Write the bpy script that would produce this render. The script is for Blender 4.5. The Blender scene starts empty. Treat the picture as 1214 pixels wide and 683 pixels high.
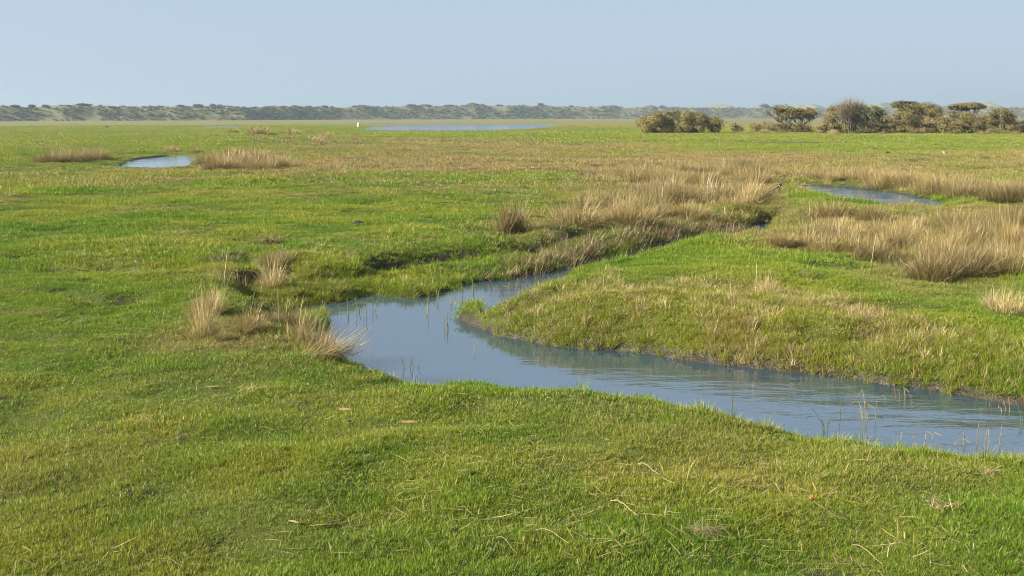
import bpy, math, random
import numpy as np

rng = np.random.default_rng(7)
random.seed(7)
PI = math.pi
R = math.radians
sc = bpy.context.scene
COL = sc.collection

# ---------------------------------------------------------------- camera
H = 2.8
FPX = 1180.0                      # focal length in photo pixels (1214 wide)
HORIZON = 138.0
PITCH = math.atan((341.5 - HORIZON) / FPX)
cam_d = bpy.data.cameras.new('camera')
cam_d.lens = 36.0 * FPX / 1214.0
cam_d.sensor_width = 36.0
cam_d.clip_start = 0.05
cam_d.clip_end = 20000
cam = bpy.data.objects.new('camera', cam_d)
COL.objects.link(cam)
cam.location = (0, 0, H)
cam.rotation_euler = (PI / 2 - PITCH, 0, 0)
sc.camera = cam


def at(px, py, z=0.0):
    """photo pixel -> point on the level z"""
    a = (px - 607.0) / FPX
    b = (341.5 - py) / FPX
    d = np.array([a, math.cos(PITCH) + b * math.sin(PITCH), -math.sin(PITCH) + b * math.cos(PITCH)])
    t = (z - H) / d[2]
    return np.array([d[0] * t, d[1] * t, z])


# ---------------------------------------------------------------- noise
def _hash(ix, iy, seed):
    h = (ix.astype(np.int64) * 374761393 + iy.astype(np.int64) * 668265263 + seed * 974634533) & 0xFFFFFFFF
    h = ((h ^ (h >> 13)) * 1274126177) & 0xFFFFFFFF
    h = h ^ (h >> 16)
    return (h & 0xFFFFFF) / float(0xFFFFFF)


def vnoise(x, y, scale, seed=0):
    x = np.asarray(x, float) / scale + 1000.3
    y = np.asarray(y, float) / scale + 1000.7
    ix, iy = np.floor(x), np.floor(y)
    fx, fy = x - ix, y - iy
    fx = fx * fx * fx * (fx * (fx * 6 - 15) + 10)
    fy = fy * fy * fy * (fy * (fy * 6 - 15) + 10)
    a, b = _hash(ix, iy, seed), _hash(ix + 1, iy, seed)
    c, d = _hash(ix, iy + 1, seed), _hash(ix + 1, iy + 1, seed)
    return (a + (b - a) * fx) * (1 - fy) + (c + (d - c) * fx) * fy      # 0..1


def fbm(x, y, scale, octaves=3, seed=0, gain=.5):
    s, amp, tot = 0, 1.0, 0
    for o in range(octaves):
        s = s + amp * vnoise(x + 13.1 * o, y - 7.7 * o, scale / 2 ** o, seed + o)
        tot += amp
        amp *= gain
    return s / tot


def sstep(a, b, x):
    t = np.clip((x - a) / (b - a), 0, 1)
    return t * t * (3 - 2 * t)


# ---------------------------------------------------------------- water bodies
def water_poly(spec, zw):
    """spec rows: (px, py, bank width, crest?) ; crest rows are near banks that hide the water behind them"""
    pts, ws = [], []
    for r in spec:
        px, py, w = r[:3]
        if len(r) > 3:
            p = at(px, py, -0.02)
            k = 1 + r[3] / math.hypot(p[0], p[1])
            p = p * k
        else:
            p = at(px, py, zw)
        pts.append(p[:2])
        ws.append(w)
    return np.array(pts), np.array(ws)


ZC, ZR, ZP, ZL = -0.5, -0.25, -0.07, -0.20
C = .5
creek = water_poly([
    (1480, 566, .7, C), (1330, 548, .7, C), (1214, 534, .7, C), (1150, 530, .7, C), (1100, 523, .7, C), (1040, 518, .7, C), (960, 510, .7, C), (900, 502, .7, C),
    (860, 490, .7, C), (820, 481, .7, C), (780, 470, .7, C), (720, 461, .7, C), (660, 452, .7, C), (600, 443, .7, C), (555, 437, .7, C),
    (520, 441, .8, C), (495, 441, .8, C), (470, 434, .8, C), (440, 421, 1.0, C), (412, 405, 1.2, C), (396, 388, 1.4, C), (380, 374, 2, .3),
    (386, 363, 3), (420, 357, 4), (470, 354, 5), (510, 350, 5), (540, 341, 4.5), (562, 334, 4), (596, 330, 3.4),
    (650, 322, 3.2), (700, 310, 2.8), (760, 294.5, 2.2), (820, 281.5, 1.8), (870, 271.5, 1.4), (905, 263, 1.0), (925, 263, 1.0),
    (905, 274, .7, .5), (860, 281, .7, .5), (820, 289, .7, .5), (760, 302, .7, .5), (700, 317, .8, .5), (650, 331, .8, .5), (610, 345, .9, .4),
    (582, 352, 1.0, .25), (562, 366, 1.2), (550, 378, 1.3), (553, 386, 1.4), (572, 393, 1.4), (600, 401, 1.5), (640, 408, 1.6), (690, 414, 1.6), (740, 418, 1.7), (800, 425, 1.7),
    (880, 434, 1.7), (960, 444, 1.7), (1030, 453, 1.7), (1090, 459, 1.7), (1150, 466, 1.7), (1214, 479, 1.7), (1330, 500, 1.7), (1480, 525, 1.7)], ZC)
reach = water_poly([
    (946, 223, 1.2), (960, 220.5, 1.5), (1000, 223, 2), (1050, 228, 2), (1085, 233, 2), (1108, 237.5, 2), (1122, 241, 1),
    (1118, 245, 1, .3), (1090, 243, 1, .3), (1050, 240, 1, .3), (1000, 234, 1, .3), (965, 227.5, 1, .3)], ZR)
pool = water_poly([
    (141, 195.5, .8, .6), (170, 197, .8, .6), (200, 197.5, .8, .6), (218, 197, .8, .6), (226, 194, 1), (236, 187, 1.6), (222, 185, 1.6),
    (195, 185.6, 1.6), (170, 188, 1.6), (150, 192, 1.4)], ZL)
pond = water_poly([
    (428, 153.4, 2, 1), (470, 154.6, 2, 1), (520, 154.8, 2, 1), (570, 154.3, 2, 1), (620, 153, 2, 1), (648, 151, 2, 1),
    (662, 148.6, 3), (640, 147.6, 3), (600, 147.4, 3), (560, 148, 3), (520, 148.6, 3), (470, 149.4, 3), (440, 150.8, 3)], ZP)
sliver = water_poly([
    (380, 147.2, 2), (440, 147.4, 2), (500, 147.5, 2), (560, 146.9, 2), (560, 146.2, 2), (500, 146.3, 2), (440, 146.4, 2), (380, 146.6, 2)], ZP)
sliver2 = water_poly([
    (236, 151.2, 2), (262, 151.4, 2), (288, 151.2, 2), (288, 150.2, 2), (262, 150.1, 2), (240, 150.4, 2)], ZP)
WATERS = [('creek_water', creek, ZC), ('reach_water', reach, ZR), ('pool_water', pool, ZL), ('pond_water', pond, ZP), ('far_pond_water', sliver, ZP), ('far_pool_water', sliver2, ZP)]
ditches = [([(140, 181), (175, 181), (214, 181.5), (226, 184)], .45, 1.0), ([(312, 179), (340, 178), (364, 176)], .45, 1.0),
           ([(84, 196), (120, 194), (140, 195)], .35, .8), ([(-20, 197), (30, 198), (44, 196)], .25, .9),
           ([(455, 301), (490, 297), (520, 295)], .18, .5), ([(330, 352), (352, 340), (372, 331)], .22, .45),
           ([(560, 268), (600, 281), (640, 284)], .15, .6), ([(560, 236), (600, 238), (650, 237)], .1, .5), ([(460, 233), (500, 232), (530, 233)], .12, .4),
           ([(120, 312), (170, 318), (230, 312)], .18, .35), ([(70, 345), (110, 352), (150, 350)], .14, .3), ([(278, 300), (318, 312), (345, 318)], .24, .4),
           ([(400, 331), (440, 319), (470, 323)], .18, .35), ([(20, 300), (60, 296), (110, 299)], .12, .35), ([(190, 262), (240, 258), (300, 262)], .14, .5), ([(690, 345), (730, 352), (760, 350)], .10, .3), ([(960, 388), (1010, 394), (1040, 392)], .12, .25)]


PEN_TOP = [(600, 368), (660, 345), (760, 325), (860, 310), (980, 320), (1080, 350), (1240, 380), (1240, 440), (1000, 425), (800, 405), (660, 392)]
PONDSIDE = [(420, 156.5), (660, 156.5), (690, 146.5), (420, 146.5)]


def seg_dist(x, y, P, W, closed=True):
    n = len(P)
    best = np.full(x.shape, 1e9)
    bw = np.zeros(x.shape)
    inside = np.zeros(x.shape, bool)
    for i in range(n if closed else n - 1):
        a, b = P[i], P[(i + 1) % n]
        ex, ey = b - a
        L = ex * ex + ey * ey + 1e-12
        t = np.clip(((x - a[0]) * ex + (y - a[1]) * ey) / L, 0, 1)
        d = np.hypot(x - a[0] - t * ex, y - a[1] - t * ey)
        m = d < best
        best = np.where(m, d, best)
        bw = np.where(m, W[i] + (W[(i + 1) % n] - W[i]) * t, bw)
        if closed:
            cr = ((a[1] > y) != (b[1] > y))
            xi = a[0] + (y - a[1]) * ex / (ey if abs(ey) > 1e-9 else 1e-9)
            inside ^= cr & (x < xi)
    return (np.where(inside, -best, best) if closed else best), bw


mudc = at(858, 274, ZC)


def terrain(x, y):
    """-> height, distance to the nearest water edge, bank share (1 at water .. 0 plain)"""
    x = np.asarray(x, float)
    y = np.asarray(y, float)
    r = np.hypot(x, y)
    k = sstep(700, 300, r)
    z = (fbm(x, y, 9, 2, 11) - .5) * .16 * k + (fbm(x * .8, y, 2.0, 2, 21) - .5) * .19 * k * sstep(260, 60, r)
    hum = fbm(x * .8, y, .6, 2, 31) - .5
    z = z + hum * .115 * sstep(130, 40, r)
    rough = sstep(.45, .7, fbm(x, y, 6, 2, 41))
    z = z + rough * (fbm(x, y, 1.1, 2, 51) - .5) * .14 * sstep(160, 50, r)
    z = z + sstep(40, 120, r) * (fbm(x * .25, y, 5, 2, 61) - .5) * .16 * sstep(260, 130, r)
    z = z + .12 * soft(x, y, PEN_TOP, 2.2, .3)
    pd = soft(x, y, PONDSIDE, 40, .1)
    z = z * (1 - pd) - .03
    dist = np.full(x.shape, 1e3)
    bank = np.zeros(x.shape)
    for name, (P, W), zw in WATERS:
        c0, c1 = P.min(0) - 7, P.max(0) + 7
        m = (x > c0[0]) & (x < c1[0]) & (y > c0[1]) & (y < c1[1])
        if not m.any():
            continue
        xs, ys = x[m], y[m]
        d, w = seg_dist(xs, ys, P, W)
        rr = np.hypot(xs, ys)
        wob = (fbm(xs, ys, 1.1, 3, 71) - .5) * .32 + (fbm(xs, ys, .35, 2, 72) - .5) * .10
        d = d + wob * np.where(rr < 90, 1, 2.5)
        w = w * (.75 + .5 * vnoise(xs, ys, 2.0, 73))
        s = np.clip(d / w, 0, 1)
        rise = 1 - (1 - s) ** 2
        zp = z[m]
        bed = zw - np.clip(-d, 0, .5) * .8
        if name == 'creek_water':
            g = np.exp(-(((xs - mudc[0]) / 2.4) ** 2 + ((ys - mudc[1]) / 3.0) ** 2))
            bed = bed * (1 - g) + g * (zw + .035 * (fbm(xs, ys, .7, 3, 81) - .47) * 4)
        # wide banks are terraced: a small step part way up
        ter = np.where(w > 2.2, .20 * (sstep(.40, .50, s + (fbm(xs, ys, 1.6, 3, 91) - .5) * .45) - s) * 4 * s * (1 - s), 0)
        zz = np.where(d < 0, bed, zw + (zp - zw) * rise + ter + .07 * sstep(.0, .06, d) * (1 - s) ** 2 * (.4 + vnoise(xs, ys, .6, 96)))
        z[m] = zz
        dist[m] = np.minimum(dist[m], d)
        bank[m] = np.maximum(bank[m], 1 - s)
    for P, dep, wid in ditches:
        P = np.array([at(a, b, 0)[:2] for a, b in P])
        c0, c1 = P.min(0) - 6, P.max(0) + 6
        m = (x > c0[0]) & (x < c1[0]) & (y > c0[1]) & (y < c1[1])
        if m.any():
            d, _ = seg_dist(x[m], y[m], P, np.ones(len(P)), False)
            d = d + (vnoise(x[m], y[m], 1.0, 95) - .5) * wid
            z[m] -= dep * np.exp(-(d / wid) ** 2 * 1.5)
    return z, dist, bank


def ground_z(x, y):
    return float(terrain(np.array([x], float), np.array([y], float))[0][0])


def inpoly(px, py, poly):
    P = np.array(poly, float)
    ins = np.zeros(px.shape, bool)
    for i in range(len(P)):
        a, b = P[i], P[(i + 1) % len(P)]
        cr = (a[1] > py) != (b[1] > py)
        ins ^= cr & (px < a[0] + (py - a[1]) * (b[0] - a[0]) / ((b[1] - a[1]) or 1e-9))
    return ins


def world_poly(pix):
    return np.array([at(a, b, 0)[:2] for a, b in pix])


def soft(x, y, pix, fade, wob=1.0):
    """1 inside the outline drawn in the meadow, falling to 0 over `fade` metres outside"""
    P = world_poly(pix)
    out = np.zeros(x.shape)
    c0, c1 = P.min(0) - fade - 3 * wob, P.max(0) + fade + 3 * wob
    m = (x > c0[0]) & (x < c1[0]) & (y > c0[1]) & (y < c1[1])
    if m.any():
        d, _ = seg_dist(x[m], y[m], P, np.ones(len(P)))
        d = d + (fbm(x[m], y[m], 2.5 * wob, 2, 101) - .5) * 3 * wob
        out[m] = sstep(fade, -fade * .3, d)
    return out


PEN = [(560, 372), (640, 345), (720, 335), (800, 345), (900, 352), (1000, 372), (1100, 395), (1240, 410), (1240, 490), (1090, 456), (880, 430), (640, 405), (565, 390)]
RUSHFIELD = [(380, 178), (470, 164), (700, 172), (800, 182), (830, 196), (700, 204), (560, 204), (420, 200)]
RUSHFIELD2 = [(820, 188), (940, 182), (1100, 186), (1230, 182), (1230, 200), (1050, 203), (900, 198)]
LEFTTUFT = [(215, 400), (235, 330), (300, 300), (360, 300), (385, 350), (395, 400), (440, 425), (330, 420)]
BANDA = [(700, 215), (770, 200), (900, 202), (945, 215), (930, 240), (890, 258), (790, 268), (730, 262), (640, 285), (590, 282), (600, 262), (680, 250)]
BANDB = [(915, 292), (950, 262), (1010, 250), (1100, 245), (1240, 240), (1240, 305), (1190, 330), (1100, 335), (1050, 325), (1000, 305)]


def dryness(x, y):
    r = np.hypot(x, y)
    d = .04 + (.27 + .12 * sstep(18, 40, r)) * sstep(.5, .78, fbm(x * .7, y, 2.4, 4, 201)) + .12 * (vnoise(x, y, .5, 205) - .5)
    d = d + .14 * sstep(.5, .7, fbm(x * .5, y, 14, 2, 211))
    d = d + soft(x, y, PEN, 1.2) * (.17 + .26 * sstep(.4, .7, fbm(x, y, .5, 3, 221)))
    d = d + .26 * sstep(.48, .72, fbm(x * .35, y, 7, 3, 215)) * sstep(22, 45, r)
    d = d + .5 * soft(x, y, RUSHFIELD, 12, 3) * (.55 + .45 * vnoise(x * .4, y, 6, 231)) + .3 * soft(x, y, RUSHFIELD2, 10, 3)
    d = d + .22 * soft(x, y, LEFTTUFT, 1.0, .5) + .4 * soft(x, y, BANDA, 2) + .4 * soft(x, y, BANDB, 2)
    az = np.degrees(np.arctan2(x, y))
    d = d + .38 * sstep(240, 380, r + 40 * (vnoise(x, y, 60, 241) - .5) + np.where(az < -8, -40, 60) - np.clip(az, -8, 8) * 4)
    return np.clip(d, 0, 1)


# ---------------------------------------------------------------- object helpers
def tag(o, label=None, cat=None, group=None, kind=None):
    if label: o['label'] = label
    if cat: o['category'] = cat
    if group: o['group'] = group
    if kind: o['kind'] = kind
    return o


def np_mesh(name, V, quads=None, tris=None, attrs=None, smooth=False):
    me = bpy.data.meshes.new(name)
    V = np.asarray(V, np.float32)
    q = np.zeros((0, 4), np.int32) if quads is None or len(quads) == 0 else np.asarray(quads, np.int32)
    t = np.zeros((0, 3), np.int32) if tris is None or len(tris) == 0 else np.asarray(tris, np.int32)
    me.vertices.add(len(V))
    me.vertices.foreach_set('co', V.ravel())
    nl = q.size + t.size
    me.loops.add(nl)
    me.loops.foreach_set('vertex_index', np.concatenate([q.ravel(), t.ravel()]))
    me.polygons.add(len(q) + len(t))
    ls = np.concatenate([np.arange(len(q)) * 4, q.size + np.arange(len(t)) * 3]).astype(np.int32)
    me.polygons.foreach_set('loop_start', ls)
    me.polygons.foreach_set('use_smooth', np.full(len(q) + len(t), smooth, bool))
    for k, v in (attrs or {}).items():
        a = me.attributes.new(k, 'FLOAT', 'POINT')
        a.data.foreach_set('value', np.asarray(v, np.float32))
    me.update(calc_edges=True)
    me.validate()
    return me


def add_obj(name, me, mat=None, parent=None, link=True):
    o = bpy.data.objects.new(name, me)
    if mat is not None:
        me.materials.clear()
        me.materials.append(mat)
    if link:
        COL.objects.link(o)
    if parent is not None:
        o.parent = parent
    return o


def empty(name, loc):
    o = bpy.data.objects.new(name, None)
    o.empty_display_size = .2
    COL.objects.link(o)
    o.location = loc
    return o


def grid_faces(nr, nc, wrap=False):
    i = np.arange(nr - 1)[:, None]
    j = np.arange(nc if wrap else nc - 1)[None, :]
    j2 = (j + 1) % nc
    return np.stack([i * nc + j, i * nc + j2, (i + 1) * nc + j2, (i + 1) * nc + j], -1).reshape(-1, 4)


class Geo:
    """collects pieces of one mesh"""
    def __init__(s):
        s.V, s.Q, s.T, s.A, s.n = [], [], [], {}, 0

    def add(s, V, Q=None, T=None, **attrs):
        V = np.asarray(V, float)
        if Q is not None and len(Q): s.Q.append(np.asarray(Q) + s.n)
        if T is not None and len(T): s.T.append(np.asarray(T) + s.n)
        s.V.append(V)
        for k in set(list(attrs) + list(s.A)):
            v = attrs.get(k, 0.0)
            s.A.setdefault(k, [np.zeros(s.n)] if s.n else [])
            s.A[k].append(np.broadcast_to(np.asarray(v, float), (len(V),)).copy())
        s.n += len(V)
        return s

    def mesh(s, name, smooth=False):
        return np_mesh(name, np.concatenate(s.V), np.concatenate(s.Q) if s.Q else None, np.concatenate(s.T) if s.T else None,
                       {k: np.concatenate(v) for k, v in s.A.items()}, smooth)


def blades(g, base, height, width, az, lean, curl, rnd, segs=3, rb=None):
    """ribbons: base (n,3); lean/curl radians from upright at foot / added to the tip, towards az"""
    n = len(base)
    face = az + PI / 2 + rng.normal(0, .7, n)
    side = np.stack([np.cos(face), np.sin(face), np.zeros(n)], -1)
    V = np.zeros((n, segs * 2 + 1, 3))
    tv = np.zeros((n, segs * 2 + 1))
    p = base.copy()
    for k in range(segs + 1):
        t = k / segs
        if k < segs:
            w = width * (1 - .55 * t ** 1.5)
            V[:, 2 * k] = p - side * (w / 2)[:, None]
            V[:, 2 * k + 1] = p + side * (w / 2)[:, None]
            tv[:, 2 * k] = tv[:, 2 * k + 1] = t
            a = lean + curl * (t + .5 / segs)
            st = height / segs
            p = p + np.stack([np.sin(a) * np.cos(az) * st, np.sin(a) * np.sin(az) * st, np.cos(a) * st], -1)
        else:
            V[:, 2 * k] = p
            tv[:, 2 * k] = 1
    m = segs * 2 + 1
    b = (np.arange(n) * m)[:, None]
    Q = np.concatenate([b + np.array([[2 * k, 2 * k + 1, 2 * k + 3, 2 * k + 2]]) for k in range(segs - 1)]) if segs > 1 else None
    T = b + np.array([[2 * segs - 2, 2 * segs - 1, 2 * segs]])
    g.add(V.reshape(-1, 3), Q, T, rnd=np.repeat(rnd, m), tip=tv.ravel(), rb=np.repeat(rng.random(n) if rb is None else rb, m))
    return g


def tube(g, pts, radii, sides=6, **attrs):
    pts = np.asarray(pts, float)
    n = len(pts)
    radii = np.broadcast_to(np.asarray(radii, float), (n,))
    V = []
    for i in range(n):
        d = pts[min(i + 1, n - 1)] - pts[max(i - 1, 0)]
        d = d / (np.linalg.norm(d) + 1e-9)
        u = np.cross(d, [0.31, .17, .93] if abs(d[2]) < .9 else [1, .2, 0])
        u /= np.linalg.norm(u)
        v = np.cross(d, u)
        a = np.arange(sides) / sides * 2 * PI
        V.append(pts[i] + radii[i] * (np.cos(a)[:, None] * u + np.sin(a)[:, None] * v))
    V = np.concatenate(V + [pts[:1], pts[-1:]])
    Q = grid_faces(n, sides, True)
    a = np.arange(sides)
    T = np.concatenate([np.stack([np.full(sides, n * sides), (a + 1) % sides, a], -1),
                        np.stack([np.full(sides, n * sides + 1), (n - 1) * sides + a, (n - 1) * sides + (a + 1) % sides], -1)])
    g.add(V, Q, T, **attrs)
    return g


# ---------------------------------------------------------------- materials
def new_mat(name):
    m = bpy.data.materials.new(name)
    m.use_nodes = True
    nt = m.node_tree
    nt.nodes.clear()
    return m, nt


class NT:
    def __init__(s, nt): s.nt = nt
    def n(s, typ, **kw):
        nd = s.nt.nodes.new(typ)
        for k, v in kw.items(): setattr(nd, k, v)
        return nd
    def link(s, a, b): s.nt.links.new(a, b)
    def val(s, sock, v):
        if hasattr(v, 'is_linked') or isinstance(v, bpy.types.NodeSocket): s.link(v, sock)
        else: sock.default_value = v
    def math(s, op, a, b=0.0, c=None, clamp=False):
        nd = s.n('ShaderNodeMath', operation=op, use_clamp=clamp)
        s.val(nd.inputs[0], a); s.val(nd.inputs[1], b)
        if c is not None: s.val(nd.inputs[2], c)
        return nd.outputs[0]
    def mix(s, f, a, b):
        nd = s.n('ShaderNodeMix', data_type='RGBA')
        s.val(nd.inputs[0], f)
        for i, v in ((6, a), (7, b)):
            if isinstance(v, tuple): nd.inputs[i].default_value = (*v, 1)
            else: s.link(v, nd.inputs[i])
        return nd.outputs[2]
    def attr(s, name, typ='GEOMETRY'):
        nd = s.n('ShaderNodeAttribute', attribute_name=name, attribute_type=typ)
        return nd.outputs['Fac']
    def noise(s, scale, detail=3, rough=.55, vec=None, out=0):
        nd = s.n('ShaderNodeTexNoise')
        nd.inputs['Scale'].default_value = scale
        nd.inputs['Detail'].default_value = detail
        nd.inputs['Roughness'].default_value = rough
        if vec is not None: s.link(vec, nd.inputs['Vector'])
        return nd.outputs[out]
    def ramp(s, f, stops):
        nd = s.n('ShaderNodeValToRGB')
        s.val(nd.inputs[0], f)
        e = nd.color_ramp.elements
        while len(e) < len(stops): e.new(.5)
        for i, (p, c) in enumerate(stops):
            e[i].position = p
            e[i].color = (*c, 1) if isinstance(c, tuple) else (c, c, c, 1)
        return nd.outputs[0]
    def maprange(s, f, a, b, c=0.0, d=1.0):
        nd = s.n('ShaderNodeMapRange', interpolation_type='SMOOTHSTEP')
        s.val(nd.inputs[0], f)
        for i, v in enumerate((a, b, c, d)): nd.inputs[i + 1].default_value = v
        return nd.outputs[0]


GREEN = (0.116, 0.198, 0.012)
LUSH = (0.064, 0.136, 0.009)
YELLOW = (0.222, 0.240, 0.024)
STRAW = (0.360, 0.270, 0.115)
BROWN = (0.200, 0.140, 0.055)
THATCH_SHADE = (0.030, 0.030, 0.009)  # dark thatch under the turf; also painted as blade shade on far ground


def leafy(n, col, trans=.3, gloss=.06, rough=.45):
    d = n.n('ShaderNodeBsdfDiffuse'); n.link(col, d.inputs['Color'])
    t = n.n('ShaderNodeBsdfTranslucent'); n.link(col, t.inputs['Color'])
    m = n.n('ShaderNodeMixShader'); m.inputs[0].default_value = trans
    n.link(d.outputs[0], m.inputs[1]); n.link(t.outputs[0], m.inputs[2])
    g = n.n('ShaderNodeBsdfGlossy'); g.inputs['Roughness'].default_value = rough
    g.inputs['Color'].default_value = (1, 1, 1, 1)
    m2 = n.n('ShaderNodeMixShader'); m2.inputs[0].default_value = gloss
    n.link(m.outputs[0], m2.inputs[1]); n.link(g.outputs[0], m2.inputs[2])
    out = n.n('ShaderNodeOutputMaterial')
    n.link(m2.outputs[0], out.inputs['Surface'])


def green_mix(n, tone, rnd):
    """tone 0..1 slow change of the turf; rnd per blade"""
    a = n.math('ADD', n.math('MULTIPLY', tone, .75), n.math('MULTIPLY', rnd, .35))
    return n.ramp(a, [(.18, LUSH), (.5, GREEN), (.85, YELLOW)])


def mat_turf():
    m, nt = new_mat('turf_blades')
    n = NT(nt)
    rnd, rb, tip = n.attr('rnd'), n.attr('rb'), n.attr('tip')
    dry, tone = n.attr('dry', 'INSTANCER'), n.attr('tone', 'INSTANCER')
    g = green_mix(n, tone, rb)
    s = n.mix(rb, STRAW, BROWN)
    f = n.math('MULTIPLY', n.math('SUBTRACT', n.math('ADD', rnd, dry), .93), 6.0, clamp=True)
    leafy(n, n.mix(f, g, s), .38, .015)
    return m


def mat_stems(name, c1, c2, low, lowend=.45, gloss=.03):
    """standing dead stems: living green sheath at the foot of some, straw above"""
    m, nt = new_mat(name)
    n = NT(nt)
    rnd, rb, tip = n.attr('rnd'), n.attr('rb'), n.attr('tip')
    oi = n.n('ShaderNodeObjectInfo').outputs['Random']
    a = n.mix(rnd, c1, c2)
    hs = n.n('ShaderNodeHueSaturation')
    n.link(a, hs.inputs['Color'])
    n.link(n.math('ADD', .60, n.math('MULTIPLY', oi, .62)), hs.inputs['Value'])
    n.link(n.math('ADD', .8, n.math('MULTIPLY', rb, .4)), hs.inputs['Saturation'])
    f = n.math('MULTIPLY', n.maprange(tip, 0.0, lowend, 1.0, 0.0), n.maprange(rb, .05, .5))
    leafy(n, n.mix(f, hs.outputs[0], low), .3, gloss)
    return m


M_TURF = mat_turf()
M_RUSH = mat_stems('brown_rush', (.360, .275, .110), (.185, .140, .054), (.070, .085, .018), .5)
M_STRAW = mat_stems('pale_straw', (.470, .380, .175), (.280, .212, .095), (.120, .140, .030), .4)
M_OLIVE = mat_stems('olive_rush', (.250, .205, .075), (.150, .145, .042), (.075, .110, .018), .6)
M_REED = mat_stems('dry_reed', (.285, .212, .108), (.150, .108, .054), (.120, .080, .035), .3)
M_GREENREED = mat_stems('green_reed', (.090, .130, .022), (.130, .140, .030), (.060, .090, .015), .6)


def mat_ground():
    m, nt = new_mat('meadow_ground')
    n = NT(nt)
    geo = n.n('ShaderNodeNewGeometry')
    pos = geo.outputs['Position']
    dry, mud, tone = n.attr('dry'), n.attr('mud'), n.attr('tone')
    n1 = n.noise(.9, 5, .6, pos)
    n2 = n.noise(7, 4, .7, pos)
    mp = n.n('ShaderNodeMapping'); n.link(pos, mp.inputs[0]); mp.inputs['Scale'].default_value = (.10, .35, 1)
    n3 = n.noise(1.0, 4, .6, mp.outputs[0])
    a = n.math('ADD', n.math('MULTIPLY', tone, .6), n.math('MULTIPLY', n3, .45))
    g = n.ramp(a, [(.2, LUSH), (.5, GREEN), (.8, YELLOW)])
    s = n.mix(n1, BROWN, STRAW)
    f = n.math('MULTIPLY', n.math('SUBTRACT', n.math('ADD', n.math('ADD', n2, n.math('MULTIPLY', n3, .3)), dry), .95), 2.2, clamp=True)
    c = n.mix(f, g, s)
    c = n.mix(n.attr('thatch_shade'), c, n.mix(n2, THATCH_SHADE, (.060, .060, .016)))  # thatch near by; far off, self-shading of grass painted into the colour
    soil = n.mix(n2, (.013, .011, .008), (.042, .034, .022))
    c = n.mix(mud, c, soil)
    b = n.n('ShaderNodeBump'); b.inputs['Strength'].default_value = .9; b.inputs['Distance'].default_value = .05
    n.link(n2, b.inputs['Height'])
    p = n.n('ShaderNodeBsdfPrincipled')
    n.link(c, p.inputs['Base Color']); n.link(b.outputs[0], p.inputs['Normal'])
    n.link(n.maprange(mud, .3, 1, .95, .45), p.inputs['Roughness'])
    p.inputs['Specular IOR Level'].default_value = .2
    out = n.n('ShaderNodeOutputMaterial'); n.link(p.outputs[0], out.inputs[0])
    return m


def mat_water(name, rip, scale, body=(.024, .048, .072), ior=4.5, spec=.5):
    m, nt = new_mat(name)
    n = NT(nt)
    geo = n.n('ShaderNodeNewGeometry')
    mp = n.n('ShaderNodeMapping'); n.link(geo.outputs['Position'], mp.inputs[0])
    mp.inputs['Rotation'].default_value = (0, 0, R(-20)); mp.inputs['Scale'].default_value = (.55, 1.5, 1)
    a = n.noise(scale, 3, .55, mp.outputs[0])
    bnoise = n.noise(scale * .35, 1, .4, mp.outputs[0])
    calm = n.noise(.35, 2, .5, geo.outputs['Position'])
    h = n.math('ADD', n.math('MULTIPLY', a, .5), bnoise)
    b = n.n('ShaderNodeBump'); b.inputs['Distance'].default_value = .032 if name == 'creek_surface' else .03
    n.link(h, b.inputs['Height'])
    sx = n.n('ShaderNodeSeparateXYZ'); n.link(geo.outputs['Position'], sx.inputs[0])
    st = n.math('MULTIPLY', n.maprange(calm, .3, .65, .35, 1.0), rip)
    if name == 'creek_surface':
        st = n.math('MULTIPLY', st, n.maprange(n.math('SUBTRACT', sx.outputs[0], n.math('MULTIPLY', sx.outputs[1], .35)), -5.5, 0.5, .10, 1.0))
    n.link(st, b.inputs['Strength'])
    p = n.n('ShaderNodeBsdfPrincipled')
    p.inputs['Specular IOR Level'].default_value = spec
    p.inputs['Base Color'].default_value = (*body, 1)
    p.inputs['Roughness'].default_value = .04
    p.inputs['IOR'].default_value = ior
    n.link(b.outputs[0], p.inputs['Normal'])
    out = n.n('ShaderNodeOutputMaterial'); n.link(p.outputs[0], out.inputs[0])
    return m


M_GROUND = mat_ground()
M_CREEK = mat_water('creek_surface', 1.0, 5)
M_POND = mat_water('windy_pond_surface', 1.0, 2.2, (.065, .125, .205), 1.5)  # blue base colour stands in for ripples reflecting the higher sky
M_FARPOND = mat_water('far_windy_pond_surface', 1.0, 2.2, (.075, .150, .275), 1.33, .04)  # sky reflection of the wavelets painted as a blue base colour


def plain_mat(name, c, rough=.8, c2=None, scale=8, bump=0.0):
    m, nt = new_mat(name)
    n = NT(nt)
    p = n.n('ShaderNodeBsdfPrincipled')
    tc = n.n('ShaderNodeTexCoord')
    nz = n.noise(scale, 4, .6, tc.outputs['Object'])
    n.link(n.mix(n.maprange(nz, .35, .65), c, c2 or tuple(v * .65 for v in c)), p.inputs['Base Color'])
    p.inputs['Roughness'].default_value = rough
    p.inputs['Specular IOR Level'].default_value = .25
    if bump:
        b = n.n('ShaderNodeBump'); b.inputs['Strength'].default_value = bump; b.inputs['Distance'].default_value = .02
        n.link(nz, b.inputs['Height']); n.link(b.outputs[0], p.inputs['Normal'])
    out = n.n('ShaderNodeOutputMaterial'); n.link(p.outputs[0], out.inputs[0])
    return m


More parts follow.
